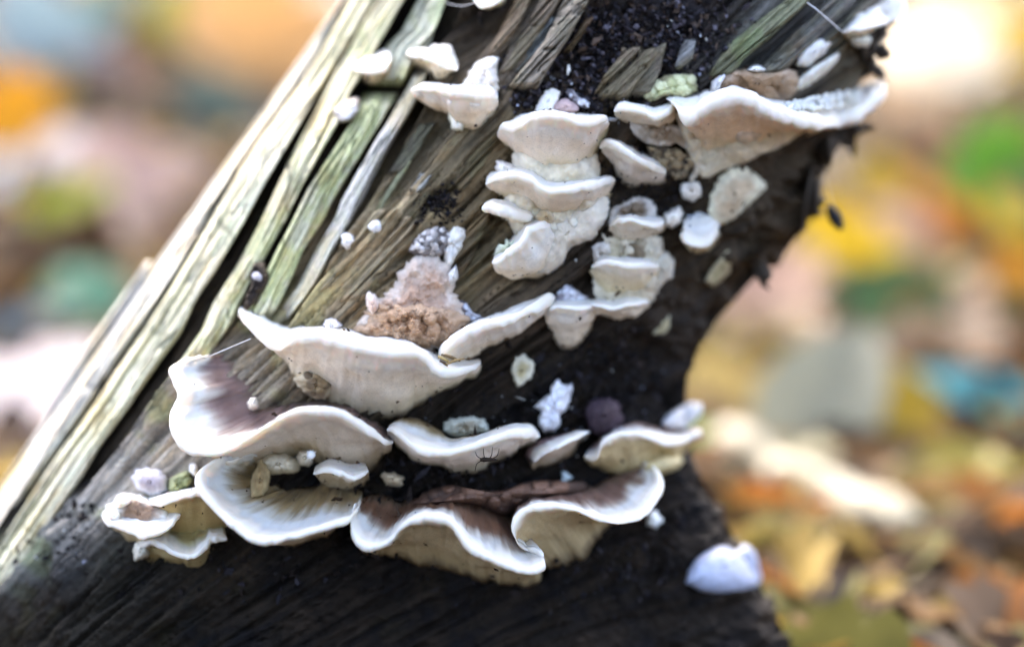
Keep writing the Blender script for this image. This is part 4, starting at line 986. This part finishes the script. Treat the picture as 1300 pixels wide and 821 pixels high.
def speck_pick(r2):
    V, N, nt, nr = SURF[r2.integers(len(SURF))]
    i, j = r2.integers(2, V.shape[0] - 2), r2.integers(3, V.shape[1] - 5)
    if nt - 5 < j < nt + nr + 1: return V[i, j], False
    return V[i, j] + N[i, j] * .6, True


def join_pick(r2):
    V, N, nt, nr = SURF[r2.integers(len(SURF))]
    i, j = r2.integers(1, V.shape[0] - 1), r2.integers(2, 7)
    if r2.random() < .4: j = V.shape[1] - 1 - j
    return V[i, j] + N[i, j] * 1.2, True


crumbs("joint_debris", 900, join_pick, (.8, 3.6), [(.05, .03, .018), (.09, .055, .03), (.03, .02, .015), (.16, .11, .06)], label="bits of bark and dirt trapped where the brackets join the wood", seed=9)
crumbs("dirt_specks", 520, speck_pick, (.7, 1.9), [(.02, .015, .01), (.05, .03, .015), (.09, .05, .02)], label="tiny dark dirt specks sprinkled over the white bracket fungi", seed=8)


def jag(px, py, ang, ln, w, seed):
    """a torn tongue of dark wood at the broken rim"""
    r2 = np.random.default_rng(seed)
    n, m = 10, 10
    t = np.linspace(0, 1, n)
    ca, sa = math.cos(math.radians(ang)), -math.sin(math.radians(ang))
    d0 = front(px, py) + 8
    V = []
    for i in range(n):
        rr = w * (1 - t[i]) ** .7 * (1 + .3 * r2.normal()) + .5
        cx, cy = px + ca * ln * t[i] + 3 * r2.normal() * t[i], py + sa * ln * t[i] + 3 * r2.normal() * t[i]
        for j in range(m):
            a = 2 * math.pi * j / m
            k = rr * (1 + .25 * r2.normal())
            V.append(P(cx - sa * k * math.cos(a), cy + ca * k * math.cos(a), d0 + k * 1.3 * math.sin(a) + 10 * t[i]))
    f = grid_faces(n, m, True).tolist() + [list(range(m)), list(range((n - 1) * m, n * m))[::-1]]
    V = np.array(V)
    mesh("torn_edge", V, f, M_WOOD, np.ones((len(V), 3)) * np.array([.045, .035, .024]), V[:, [0, 2]], parent=STUMP)


for k, (x, y, a, l, w) in enumerate([(1096, 62, -8, 38, 18), (1100, 82, -25, 32, 12), (1056, 168, 8, 52, 18), (1078, 170, -78, 30, 9), (1040, 182, 5, 34, 22), (958, 322, -66, 44, 18),
                                     (1020, 250, -10, 30, 28), (1090, 48, 5, 36, 20)]):
    jag(x, y, a, l, w, 300 + k)


# ------------------------------------------------------------------ threads, midge, dangling crumb, straw bits
def tube(name, pts, rad, col, mat, parent=None, m=6, label=None, cat=None, sink=None, n=None):
    q = np.array(pts, float)
    if len(q) > 2 or n:
        q = resample3(q, n or 6 * len(q))
    k = len(q)
    rr = np.interp(np.linspace(0, 1, k), np.linspace(0, 1, len(rad)), rad) if not isinstance(rad, (int, float)) else np.full(k, rad)
    T = np.gradient(q, axis=0); T /= np.linalg.norm(T, axis=1, keepdims=True) + 1e-9
    a = np.cross(T, np.array([.3, .5, .8])); a /= np.linalg.norm(a, axis=1, keepdims=True) + 1e-9
    b = np.cross(T, a)
    an = np.linspace(0, 2 * math.pi, m, endpoint=False)
    V = q[:, None] + rr[:, None, None] * (np.cos(an)[None, :, None] * a[:, None] + np.sin(an)[None, :, None] * b[:, None])
    f = grid_faces(k, m, True).tolist() + [list(range(m))[::-1], list(range((k - 1) * m, k * m))]
    o = mesh(name, V.reshape(-1, 3), f, mat, np.ones((k * m, 3)) * np.array(col), parent=parent)
    if parent is None: tag(o, label, cat)
    return o


def resample3(p, n):
    q = np.vstack([2 * p[0] - p[1], p, 2 * p[-1] - p[-2]])
    out = []
    for i in range(len(p) - 1):
        t = np.linspace(0, 1, 12, endpoint=False)[:, None]
        a, b, c, d = q[i], q[i + 1], q[i + 2], q[i + 3]
        out.append(0.5 * (2 * b + (c - a) * t + (2 * a - 5 * b + 4 * c - d) * t ** 2 + (3 * b - a - 3 * c + d) * t ** 3))
    out = np.vstack(out + [p[-1:]])
    s = np.concatenate([[0], np.cumsum(np.linalg.norm(np.diff(out, axis=0), axis=1))])
    u = np.linspace(0, s[-1], n)
    return np.stack([np.interp(u, s, out[:, k]) for k in range(3)], 1)


def on(x, y, p):
    return P(x, y, float(front(x, y)) - p)


tube("silk_thread", [on(266, 452, 60), on(290, 442, 58), on(318, 430, 66)], .45, (.8, .8, .8), M_SILK, label="fine silk thread from the ear-shaped shelf to the shelf above", cat="thread")
tube("silk_thread", [on(1022, 2, 24), on(1036, 12, 32), on(1050, 24, 30), on(1068, 40, 26)], .8, (.85, .86, .88), M_SILK, label="silk thread slanting across the dark crack at the upper right", cat="thread")
tube("silk_thread", [on(566, 4, 10), on(585, 8, 18), on(604, 4, 34)], .4, (.7, .7, .7), M_SILK, label="silk thread at the top edge over the dark hollow", cat="thread")
# fuzzy star
vs, fs, cs = [], [], []
add_ball(vs, fs, cs, on(395, 577, 96), 5, (.8, .79, .74))
star = mesh("silk_star", np.array(vs), fs, M_FUN, np.array(cs))
tag(star, "tiny white star of silk under the arched lip", "egg sac")
for k in range(11):
    a = k / 11 * 6.283
    c = on(395, 577, 96)
    e_ = c + (4 + 4 * rng.random()) * (math.cos(a) * RT + math.sin(a) * UP) + rng.uniform(-4, 1) * F
    tube("ray", [c, e_], [1.6, .3], (.8, .79, .74), M_FUN, parent=star, m=5, n=4)
# midge
mb = on(620, 583, 88)
vs, fs, cs = [], [], []
for k in range(8):
    add_ball(vs, fs, cs, mb + (k - 3) * 2.6 * RT - (.02 * (k - 3) ** 2) * UP, [2.4, 3.2, 3.0, 2.6, 2.5, 2.2, 1.7, 1.0][k], (.025, .016, .01), nu=5, nv=6)
midge = mesh("midge", np.array(vs), fs, M_ROT, np.array(cs))
tag(midge, "small dark midge with long thin legs resting below the tan capped shelf", "insect")
for k, (x0, dx, dy) in enumerate([(-5, -11, 12), (-3, -3, 15), (0, 5, 15), (2, 11, 13), (-6, -10, -14)]):
    b0 = mb + x0 * RT
    tube("leg", [b0, b0 + dx * .75 * RT + dy * .35 * UP - 2 * F, b0 + dx * RT + dy * UP], [.7, .5, .35], (.025, .016, .01), M_ROT, parent=midge, m=5)
# dangling crumb right of the stump
vs, fs, cs = [], [], []
cp = P(1060, 277, 1960)
for k in range(9):
    t = k / 8 - .5
    add_ball(vs, fs, cs, cp + t * 28 * (-UP * .85 + RT * .5), 9 * (1 - 1.6 * t * t) * rng.uniform(.85, 1.15), (.02, .02, .022), nu=5, nv=7)
dc = mesh("bark_crumb", np.array(vs), fs, M_ROT, np.array(cs), smooth=True)
tag(dc, "dark crumb of bark hanging in the air right of the stump", "bark crumb")
tube("thread", [cp + 6 * UP, cp + 60 * UP - 14 * RT, P(1046, 196, 1960)], .35, (.6, .6, .6), M_SILK, parent=dc, m=4)
# straw litter caught on the longest left shelf
for k, (x0, y0, x1, y1, c) in enumerate([(556, 452, 572, 461, (.50, .36, .14)), (560, 450, 584, 458, (.16, .10, .04)), (566, 462, 590, 455, (.30, .2, .08)), (558, 458, 568, 464, (.1, .06, .03))]):
    lab = ["short straw coloured wood sliver, palest in the dip of the longest left shelf", "dark brown wood sliver lying topmost in the dip of the longest left shelf", "brown wood sliver slanting up right in the dip of the longest left shelf", "tiny blackish sliver, lowest in the dip of the longest left shelf"][k]
    tube("wood_sliver", [on(x0, y0, 92), on((x0 + x1) / 2, (y0 + y1) / 2 - 1, 92), on(x1, y1, 86)], [1.2, 2, 1], c, M_TWIG, label=lab, cat="wood sliver")

# ------------------------------------------------------------------ forest floor behind: leaves, twigs
def leaf_mesh(name, kind, seed):
    """one fallen leaf, unit length along +Y: outline by kind, folded on its midrib, curled"""
    r2 = np.random.default_rng(seed)
    n, m = 12, 7
    t = np.linspace(0, 1, n)
    wd = {0: .30, 1: .42, 2: .22}[kind] * np.sin(math.pi * t ** .8) ** .75
    if kind == 1: wd = wd * (1 + .22 * np.sin(t * 24))
    wd = wd + .012
    u = np.linspace(-1, 1, m)
    fold, curl, tw = r2.uniform(.1, .5), r2.uniform(-.5, .7), r2.uniform(-.4, .4)
    X = wd[:, None] * u[None, :]
    Y = np.repeat((t - .5)[:, None], m, 1)
    Z = fold * np.abs(X) + curl * (Y ** 2 - .08) + tw * X * Y + .03 * fbm(X * 6 + seed, Y * 6, oct=2, seed=seed)
    return np.stack([X, Y, Z], -1), grid_faces(n, m)


LEAVES = [leaf_mesh("l", k % 3, 40 + k) for k in range(12)]
leaf_cache = {}


def place_leaf(p, size, tilt, yaw, col, k, label, group, lift=None):
    key = (k, tuple(col))
    if key not in leaf_cache:
        V, f = LEAVES[k]
        m = bpy.data.meshes.new("fallen_leaf")
        m.from_pydata(V.reshape(-1, 3).tolist(), [], f.tolist())
        c = np.ones((V.shape[0] * V.shape[1], 4))
        shade = 1 + .25 * fbm(V[..., 0] * 5, V[..., 1] * 5, oct=3, seed=k)
        c[:, :3] = np.clip((np.array(col) * shade[..., None]).reshape(-1, 3), 0, .9)
        at = m.color_attributes.new("Col", 'FLOAT_COLOR', 'POINT')
        at.data.foreach_set("color", c.ravel())
        m.materials.append(M_LEAF)
        m.polygons.foreach_set("use_smooth", [True] * len(m.polygons))
        leaf_cache[key] = m
    o = bpy.data.objects.new("fallen_leaf", leaf_cache[key])
    o.location = Vector((np.asarray(p) + np.array([0, 0, (size * .12 if lift is None else lift)])) * U)
    o.rotation_euler = (tilt[0], tilt[1], yaw)
    o.scale = (size * U,) * 3
    COL.objects.link(o)
    tag(o, label, "leaf", group)
    return o


# leaves one can point to: x, y, width in the picture, colour, tilt towards the viewer, kind, words
HERO = [
    (28, 182, 100, (.80, .40, .015), 1.0, 1, "orange yellow leaf glowing at the left edge of the picture"),
    (80, 205, 62, (.80, .74, .70), .8, 0, "pale pinkish leaf right of the glowing orange one"),
    (4, 232, 52, (.85, .84, .80), .9, 0, "white shining leaf cut by the left edge of the picture"),
    (160, 245, 120, (.66, .48, .42), .7, 1, "large pale pink leaf in the sun left of the stump"),
    (122, 222, 60, (.75, .38, .22), .8, 0, "rusty orange leaf behind the large pale pink one"),
    (235, 225, 60, (.80, .62, .45), .8, 0, "peach leaf close to the stump's left edge"),
    (330, 78, 150, (.80, .48, .22), .9, 1, "broad orange peach leaf high on the bank left of the stump"),
    (270, 70, 90, (.72, .58, .42), .8, 0, "beige leaf beside the broad orange peach one"),
    (225, 35, 80, (.34, .36, .06), .9, 0, "olive yellow leaf high on the bank"),
    (305, 22, 90, (.22, .36, .16), .9, 0, "green leaf at the picture top left of the stump"),
    (55, 75, 120, (.36, .48, .52), .9, 1, "blue grey leaf at the upper left"),
    (20, 25, 90, (.56, .58, .58), .9, 0, "light grey leaf in the upper left corner"),
    (135, 25, 80, (.20, .30, .24), .9, 0, "dull teal leaf near the upper left corner"),
    (95, 290, 110, (.40, .44, .06), .7, 0, "yellow green leaf left of the stump, mid height"),
    (110, 398, 100, (.16, .36, .24), .7, 0, "teal green leaf in the shade left of the splinter"),
    (30, 545, 170, (.86, .76, .72), .6, 1, "big almost white leaf low at the left edge"),
    (8, 640, 80, (.80, .42, .28), .5, 0, "coral leaf under the big white one at the left edge"),
    (30, 440, 110, (.14, .19, .22), .6, 0, "dark slate leaf above the big white one"),
    (1190, 105, 125, (.86, .74, .56), .9, 1, "big white sunlit leaf right of the stump top"),
    (1130, 104, 70, (.84, .62, .40), .9, 0, "creamy sunlit leaf against the stump's torn edge"),
    (1282, 80, 80, (.85, .55, .02), .9, 1, "golden yellow leaf at the upper right edge"),
    (1150, 168, 110, (.80, .56, .34), .8, 0, "peach leaf below the big white sunlit one"),
    (1250, 45, 110, (.44, .42, .20), .8, 0, "olive beige leaf in the upper right corner"),
    (1268, 225, 80, (.16, .42, .05), .9, 1, "bright green leaf at the right edge, topmost of the green ones"),
    (1222, 232, 66, (.24, .40, .10), .7, 0, "paler green leaf left of the bright green one"),
    (1245, 268, 70, (.14, .36, .05), .9, 2, "grass green leaf just below the bright green one"),
    (1205, 278, 56, (.34, .38, .08), .6, 0, "yellowish green leaf at the lower left of the green ones"),
    (1285, 268, 56, (.30, .42, .12), .8, 0, "light green leaf cut by the right edge under the bright green one"),
    (1060, 345, 110, (.82, .56, .03), .8, 1, "golden leaf right of the dangling crumb"),
    (1180, 290, 100, (.72, .28, .06), .8, 0, "red orange leaf below the green pair"),
    (1130, 310, 90, (.74, .48, .34), .7, 0, "salmon leaf between the golden and red orange ones"),
    (1280, 300, 80, (.80, .58, .06), .8, 0, "yellow leaf at the right edge below the green pair"),
    (1110, 262, 90, (.52, .36, .04), .8, 0, "mustard leaf just right of the dark crumb"),
    (1150, 385, 84, (.08, .18, .06), .8, 1, "dark green leaf in the middle of the right background"),
    (1110, 408, 70, (.13, .20, .07), .6, 2, "mossy green leaf between the two darker green ones"),
    (1165, 425, 66, (.06, .12, .05), .5, 0, "very dark green leaf lowest of the dark green ones"),
    (1120, 365, 56, (.22, .22, .07), .7, 0, "olive leaf at the top of the dark green ones"),
    (1080, 405, 90, (.08, .19, .07), .8, 0, "smaller dark green leaf next to the large dark one"),
    (1236, 396, 56, (.85, .62, .44), .9, 0, "small peach leaf catching the sun at the right"),
    (1290, 365, 70, (.80, .36, .03), .8, 0, "orange leaf at the right edge, mid height"),
    (960, 388, 130, (.62, .42, .32), .6, 1, "pale salmon leaf against the shaded right flank"),
    (1005, 440, 110, (.36, .26, .16), .5, 0, "beige leaf below the pale salmon one"),
    (1052, 552, 170, (.34, .36, .29), .9, 0, "large grey green leaf standing tilted right of the stump"),
    (1135, 555, 130, (.44, .32, .03), .7, 0, "mustard leaf behind the large grey green one"),
    (988, 488, 50, (.62, .44, .03), .7, 0, "small gold leaf left of the large grey green one"),
    (1232, 525, 130, (.05, .30, .36), .5, 0, "blue teal leaf at the right"),
    (1280, 560, 90, (.10, .34, .20), .5, 0, "green teal leaf overlapping the blue one"),
    (918, 525, 100, (.68, .52, .22), .7, 1, "straw yellow leaf beside the stump's right hand shelf"),
    (914, 588, 80, (.12, .36, .01), .4, 2, "vivid green blade-like leaf at the stump's right foot"),
    (857, 500, 44, (.48, .46, .12), .9, 0, "yellow green leaf peeping out at the dark right flank"),
    (1220, 620, 110, (.40, .36, .10), .5, 0, "olive leaf at the lower right"),
    (60, 335, 130, (.10, .06, .03), .5, 1, "dark brown leaf in the shade at the left"),
    (200, 125, 120, (.20, .11, .06), .6, 0, "russet brown leaf left of the stump, behind the pale pink one"),
    (275, 135, 90, (.08, .14, .11), .6, 1, "dark teal leaf close to the stump's upper left edge"),
    (128, 112, 80, (.16, .10, .12), .7, 0, "purplish brown leaf at the upper left"),
    (185, 300, 90, (.24, .15, .14), .5, 0, "mauve brown leaf near the tip of the splinter"),
    (60, 130, 80, (.24, .22, .07), .6, 0, "khaki leaf above the glowing orange one"),
    (1195, 445, 130, (.12, .07, .04), .4, 1, "dark chestnut leaf right of centre in the background"),
    (1255, 165, 110, (.24, .18, .06), .6, 0, "olive brown leaf above the bright green one"),
    (1180, 195, 100, (.20, .11, .05), .6, 0, "brown leaf below the big white sunlit one"),
    (1255, 690, 110, (.06, .045, .035), .3, 0, "blackish leaf in the lower right corner"),
    (940, 450, 90, (.20, .12, .07), .4, 0, "cinnamon leaf hugging the shaded right flank"),
    (1000, 620, 150, (.30, .30, .18), .4, 0, "muted sage leaf lying at the stump's right foot"),
    (1120, 650, 150, (.36, .32, .20), .3, 0, "wide beige leaf on the ground at the lower right"),
    (1290, 620, 70, (.46, .42, .04), .5, 0, "yellow olive leaf at the lower right edge"),
]
for k, (x, y, w, c, tl, kd, lab) in enumerate(HERO):
    p, d = ground_hit(x, y + w * .15)
    sz = w * d / FOC * 1.55
    if lab.startswith("vivid"): sz *= 1.3
    g_ = sum(c) / 3
    c = tuple(max(.01, (g_ + (q - g_) * 1.15) * (.50 if g_ < .68 else .88)) for q in c)  # palest leaves stay near white, standing in for blown-out sun patches
    place_leaf(p, sz, (tl, rng.uniform(-.25, .25), 0), rng.uniform(-.9, .9), c, [0, 3, 6, 9][k % 4] + kd, lab, None, lift=sz * .3 * math.sin(tl))

PAL = [("tan brown", (.27, .16, .07)), ("dark brown", (.07, .04, .02)), ("pinkish beige", (.30, .20, .12)), ("rusty", (.38, .15, .035)), ("olive", (.20, .19, .05)), ("grey brown", (.12, .09, .07)), ("straw", (.52, .37, .10))]
r3 = np.random.default_rng(77)
# even cover of the visible floor: pick points on the ground itself
pts = []
while len(pts) < 5600:
    y = 1900 * (14 ** r3.random())
    x = r3.uniform(-.52, .52) * y if len(pts) % 2 else r3.uniform(-1.5, 1.5) * y
    pts.append((x, y, float(r3.random())))
pts.sort(key=lambda q: q[1])
lv, lf, lc = [], [], []
seen = 0
for i, (x, y, q) in enumerate(pts):
    z = float(ground_z(x, y))
    size = r3.uniform(150, 340) * (1 + .15 * y / 10000) * (1.5 if abs(x) > .6 * y else 1)
    tilt = (r3.normal() * .35 + .25, r3.normal() * .3)
    yaw = r3.uniform(0, 6.283)
    ci = r3.integers(len(PAL))
    rel = (x / y) * FOC + CX
    behind = xl(300) + 60 < rel < 820 and y < 1e9
    if seen < 225 and not behind and y > 2150 and abs(rel - CX) < 700:
        nm, c = PAL[ci][0], tuple(.52 * q_ for q_ in PAL[ci][1])
        place_leaf((x, y, z), size, tilt, yaw, c, int(r3.integers(12)), f"{nm} fallen leaf lying in the blurred litter of the forest floor", f"{nm} leaves in the litter")
        seen += 1
        continue
    V, f = LEAVES[r3.integers(12)]
    V = V.reshape(-1, 3) * size
    a, b = tilt
    Rx = np.array([[1, 0, 0], [0, math.cos(a), -math.sin(a)], [0, math.sin(a), math.cos(a)]])
    Ry = np.array([[math.cos(b), 0, math.sin(b)], [0, 1, 0], [-math.sin(b), 0, math.cos(b)]])
    Rz = np.array([[math.cos(yaw), -math.sin(yaw), 0], [math.sin(yaw), math.cos(yaw), 0], [0, 0, 1]])
    W = V @ (Rz @ Ry @ Rx).T + np.array([x, y, z + size * .1])
    lf.append(np.asarray(f) + sum(len(t) for t in lv))
    lv.append(W)
    lc.append(np.ones((len(W), 3)) * .5 * np.array(PAL[ci][1]) * r3.uniform(.6, 1.3))
lit = mesh("leaf_litter", np.vstack(lv), np.vstack(lf), M_LEAF, np.clip(np.vstack(lc), .01, .9), origin=(0, 0, 0))
tag(lit, "brown leaf litter covering the forest floor and the bank behind the stump", "leaf litter", kind="stuff")


# ------------------------------------------------------------------ unseen trees added on the bank behind, their crowns breaking up the sunlight
def add_shade_tree(x, y, h, cr, n, col, label, seed):
    r2 = np.random.default_rng(seed)
    k = 1 / U
    base = np.array([x * k, y * k, float(ground_z(x * k, y * k)) - .05 * k])
    root = empty("unseen_shade_tree", base, label, "tree", "unseen trees added to shade the bank")
    top = base + np.array([r2.normal() * .15 * h * k, r2.normal() * .1 * h * k, h * k])
    pts = [base + (top - base) * t + r2.normal(size=3) * .02 * h * k * (0 < t < 1) for t in np.linspace(0, 1, 6)]
    bark = (.13, .10, .075)
    tube("trunk", pts, [.035 * h * k * .5, .006 * k * h * .5], bark, M_TWIG, parent=root, m=9)
    tips = []
    for j in range(13):
        t = r2.uniform(.34, .98)
        p0 = base + (top - base) * t
        a = r2.uniform(0, 6.283)
        ln = cr * r2.uniform(.6, 1.1) * (1.15 - .5 * t) * k
        p1 = p0 + ln * np.array([math.cos(a), math.sin(a), r2.uniform(.1, .6)])
        pm = (p0 + p1) / 2 + np.array([0, 0, .08 * ln])
        tube("limb", [p0, pm, p1], [.009 * h * k * .5, .002 * k], bark, M_TWIG, parent=root, m=6)
        tips += [pm, p1, p1, (pm + p1) / 2]
    V0, f0 = np.array([[0, -.5, 0], [.26, -.1, .06], [.2, .25, .04], [0, .55, -.06], [-.2, .25, .04], [-.26, -.1, .06]]), [[0, 1, 2, 3], [0, 3, 4, 5]]
    vs, fs, cs = [], [], []
    for j in range(n):
        c = tips[r2.integers(len(tips))] + r2.normal(size=3) * np.array([.17, .17, .12]) * cr * k
        q, _ = np.linalg.qr(r2.normal(size=(3, 3)))
        sz = r2.uniform(.08, .15) * k
        fs += [[len(vs) + i for i in ff] for ff in f0]
        vs += (c + (V0 * sz) @ q.T).tolist()
        cs += [np.array(col) * r2.uniform(.6, 1.4)] * 6
    mesh("crown", np.array(vs), fs, M_LEAF, np.clip(np.array(cs), .01, .9), parent=root, smooth=False)


for k, (x, y, h, cr, n, c, lab) in enumerate([
        (-1.5, 4.6, 3.6, 1.25, 800, (.20, .20, .05), "unseen olive leaved tree added to shade the bank, leftmost of the front row"),
        (-.45, 4.1, 3.2, 1.2, 800, (.34, .22, .04), "unseen golden leaved tree added to shade the bank behind the stump"),
        (.55, 4.6, 3.7, 1.25, 1500, (.10, .17, .04), "unseen green leaved tree added to shade the bank, right of the golden one"),
        (1.5, 4.2, 3.4, 1.25, 1500, (.30, .14, .04), "unseen rust leaved tree added to shade the bank, rightmost of the front row"),
        (-.9, 6.2, 4.0, 1.4, 800, (.26, .24, .05), "taller unseen yellow green shade tree added higher up the bank, left of the gap"),
        (.9, 6.4, 4.2, 1.4, 800, (.16, .16, .05), "taller unseen dark olive shade tree added higher up the bank, right of the gap")]):
    add_shade_tree(x, y, h, cr, n, c, lab, 900 + k)


def gtube(label, a, b, r0, r1, col, sag=0, cat="twig", name="dead_twig", lift=0):
    (p, d), (q, e) = ground_hit(*a), ground_hit(*b)
    k0, k1 = r0 * d / FOC, r1 * e / FOC
    n = 9
    t = np.linspace(0, 1, n)[:, None]
    pts = p * (1 - t) + q * t
    pts[:, 2] = np.array([float(ground_z(x, y)) for x, y in pts[:, :2]]) + np.linspace(k0, k1, n) * .8 + lift
    pts[1:-1] += rng.normal(size=(n - 2, 3)) * k0 * .18
    return tube(name, pts, [k0 * (1 + .12 * rng.normal()) * (1 - i / 8) + k1 * i / 8 for i in range(9)], col, M_TWIG, m=12, label=label, cat=cat)


gtube("thick pale grey green branch lying from the stump's right foot towards the corner", (930, 605), (1150, 730), 34, 40, (.17, .16, .11), lift=10)
gtube("whitish stick catching light at the lower right", (1090, 655), (1240, 706), 16, 13, (.60, .54, .42), lift=30)
gtube("bluish white stick below the whitish one at the lower right", (1150, 685), (1270, 735), 13, 10, (.42, .45, .48), lift=20)
gtube("short grey peg of wood in the lower right corner", (1288, 700), (1290, 740), 7, 7, (.5, .52, .55), lift=20)
gtube("beige twig crossing behind the large grey green leaf", (940, 640), (1010, 690), 20, 16, (.50, .44, .32), lift=6)

for o in bpy.data.objects:
    for k in ("o_", "v_"):
        if k in o:
            del o[k]
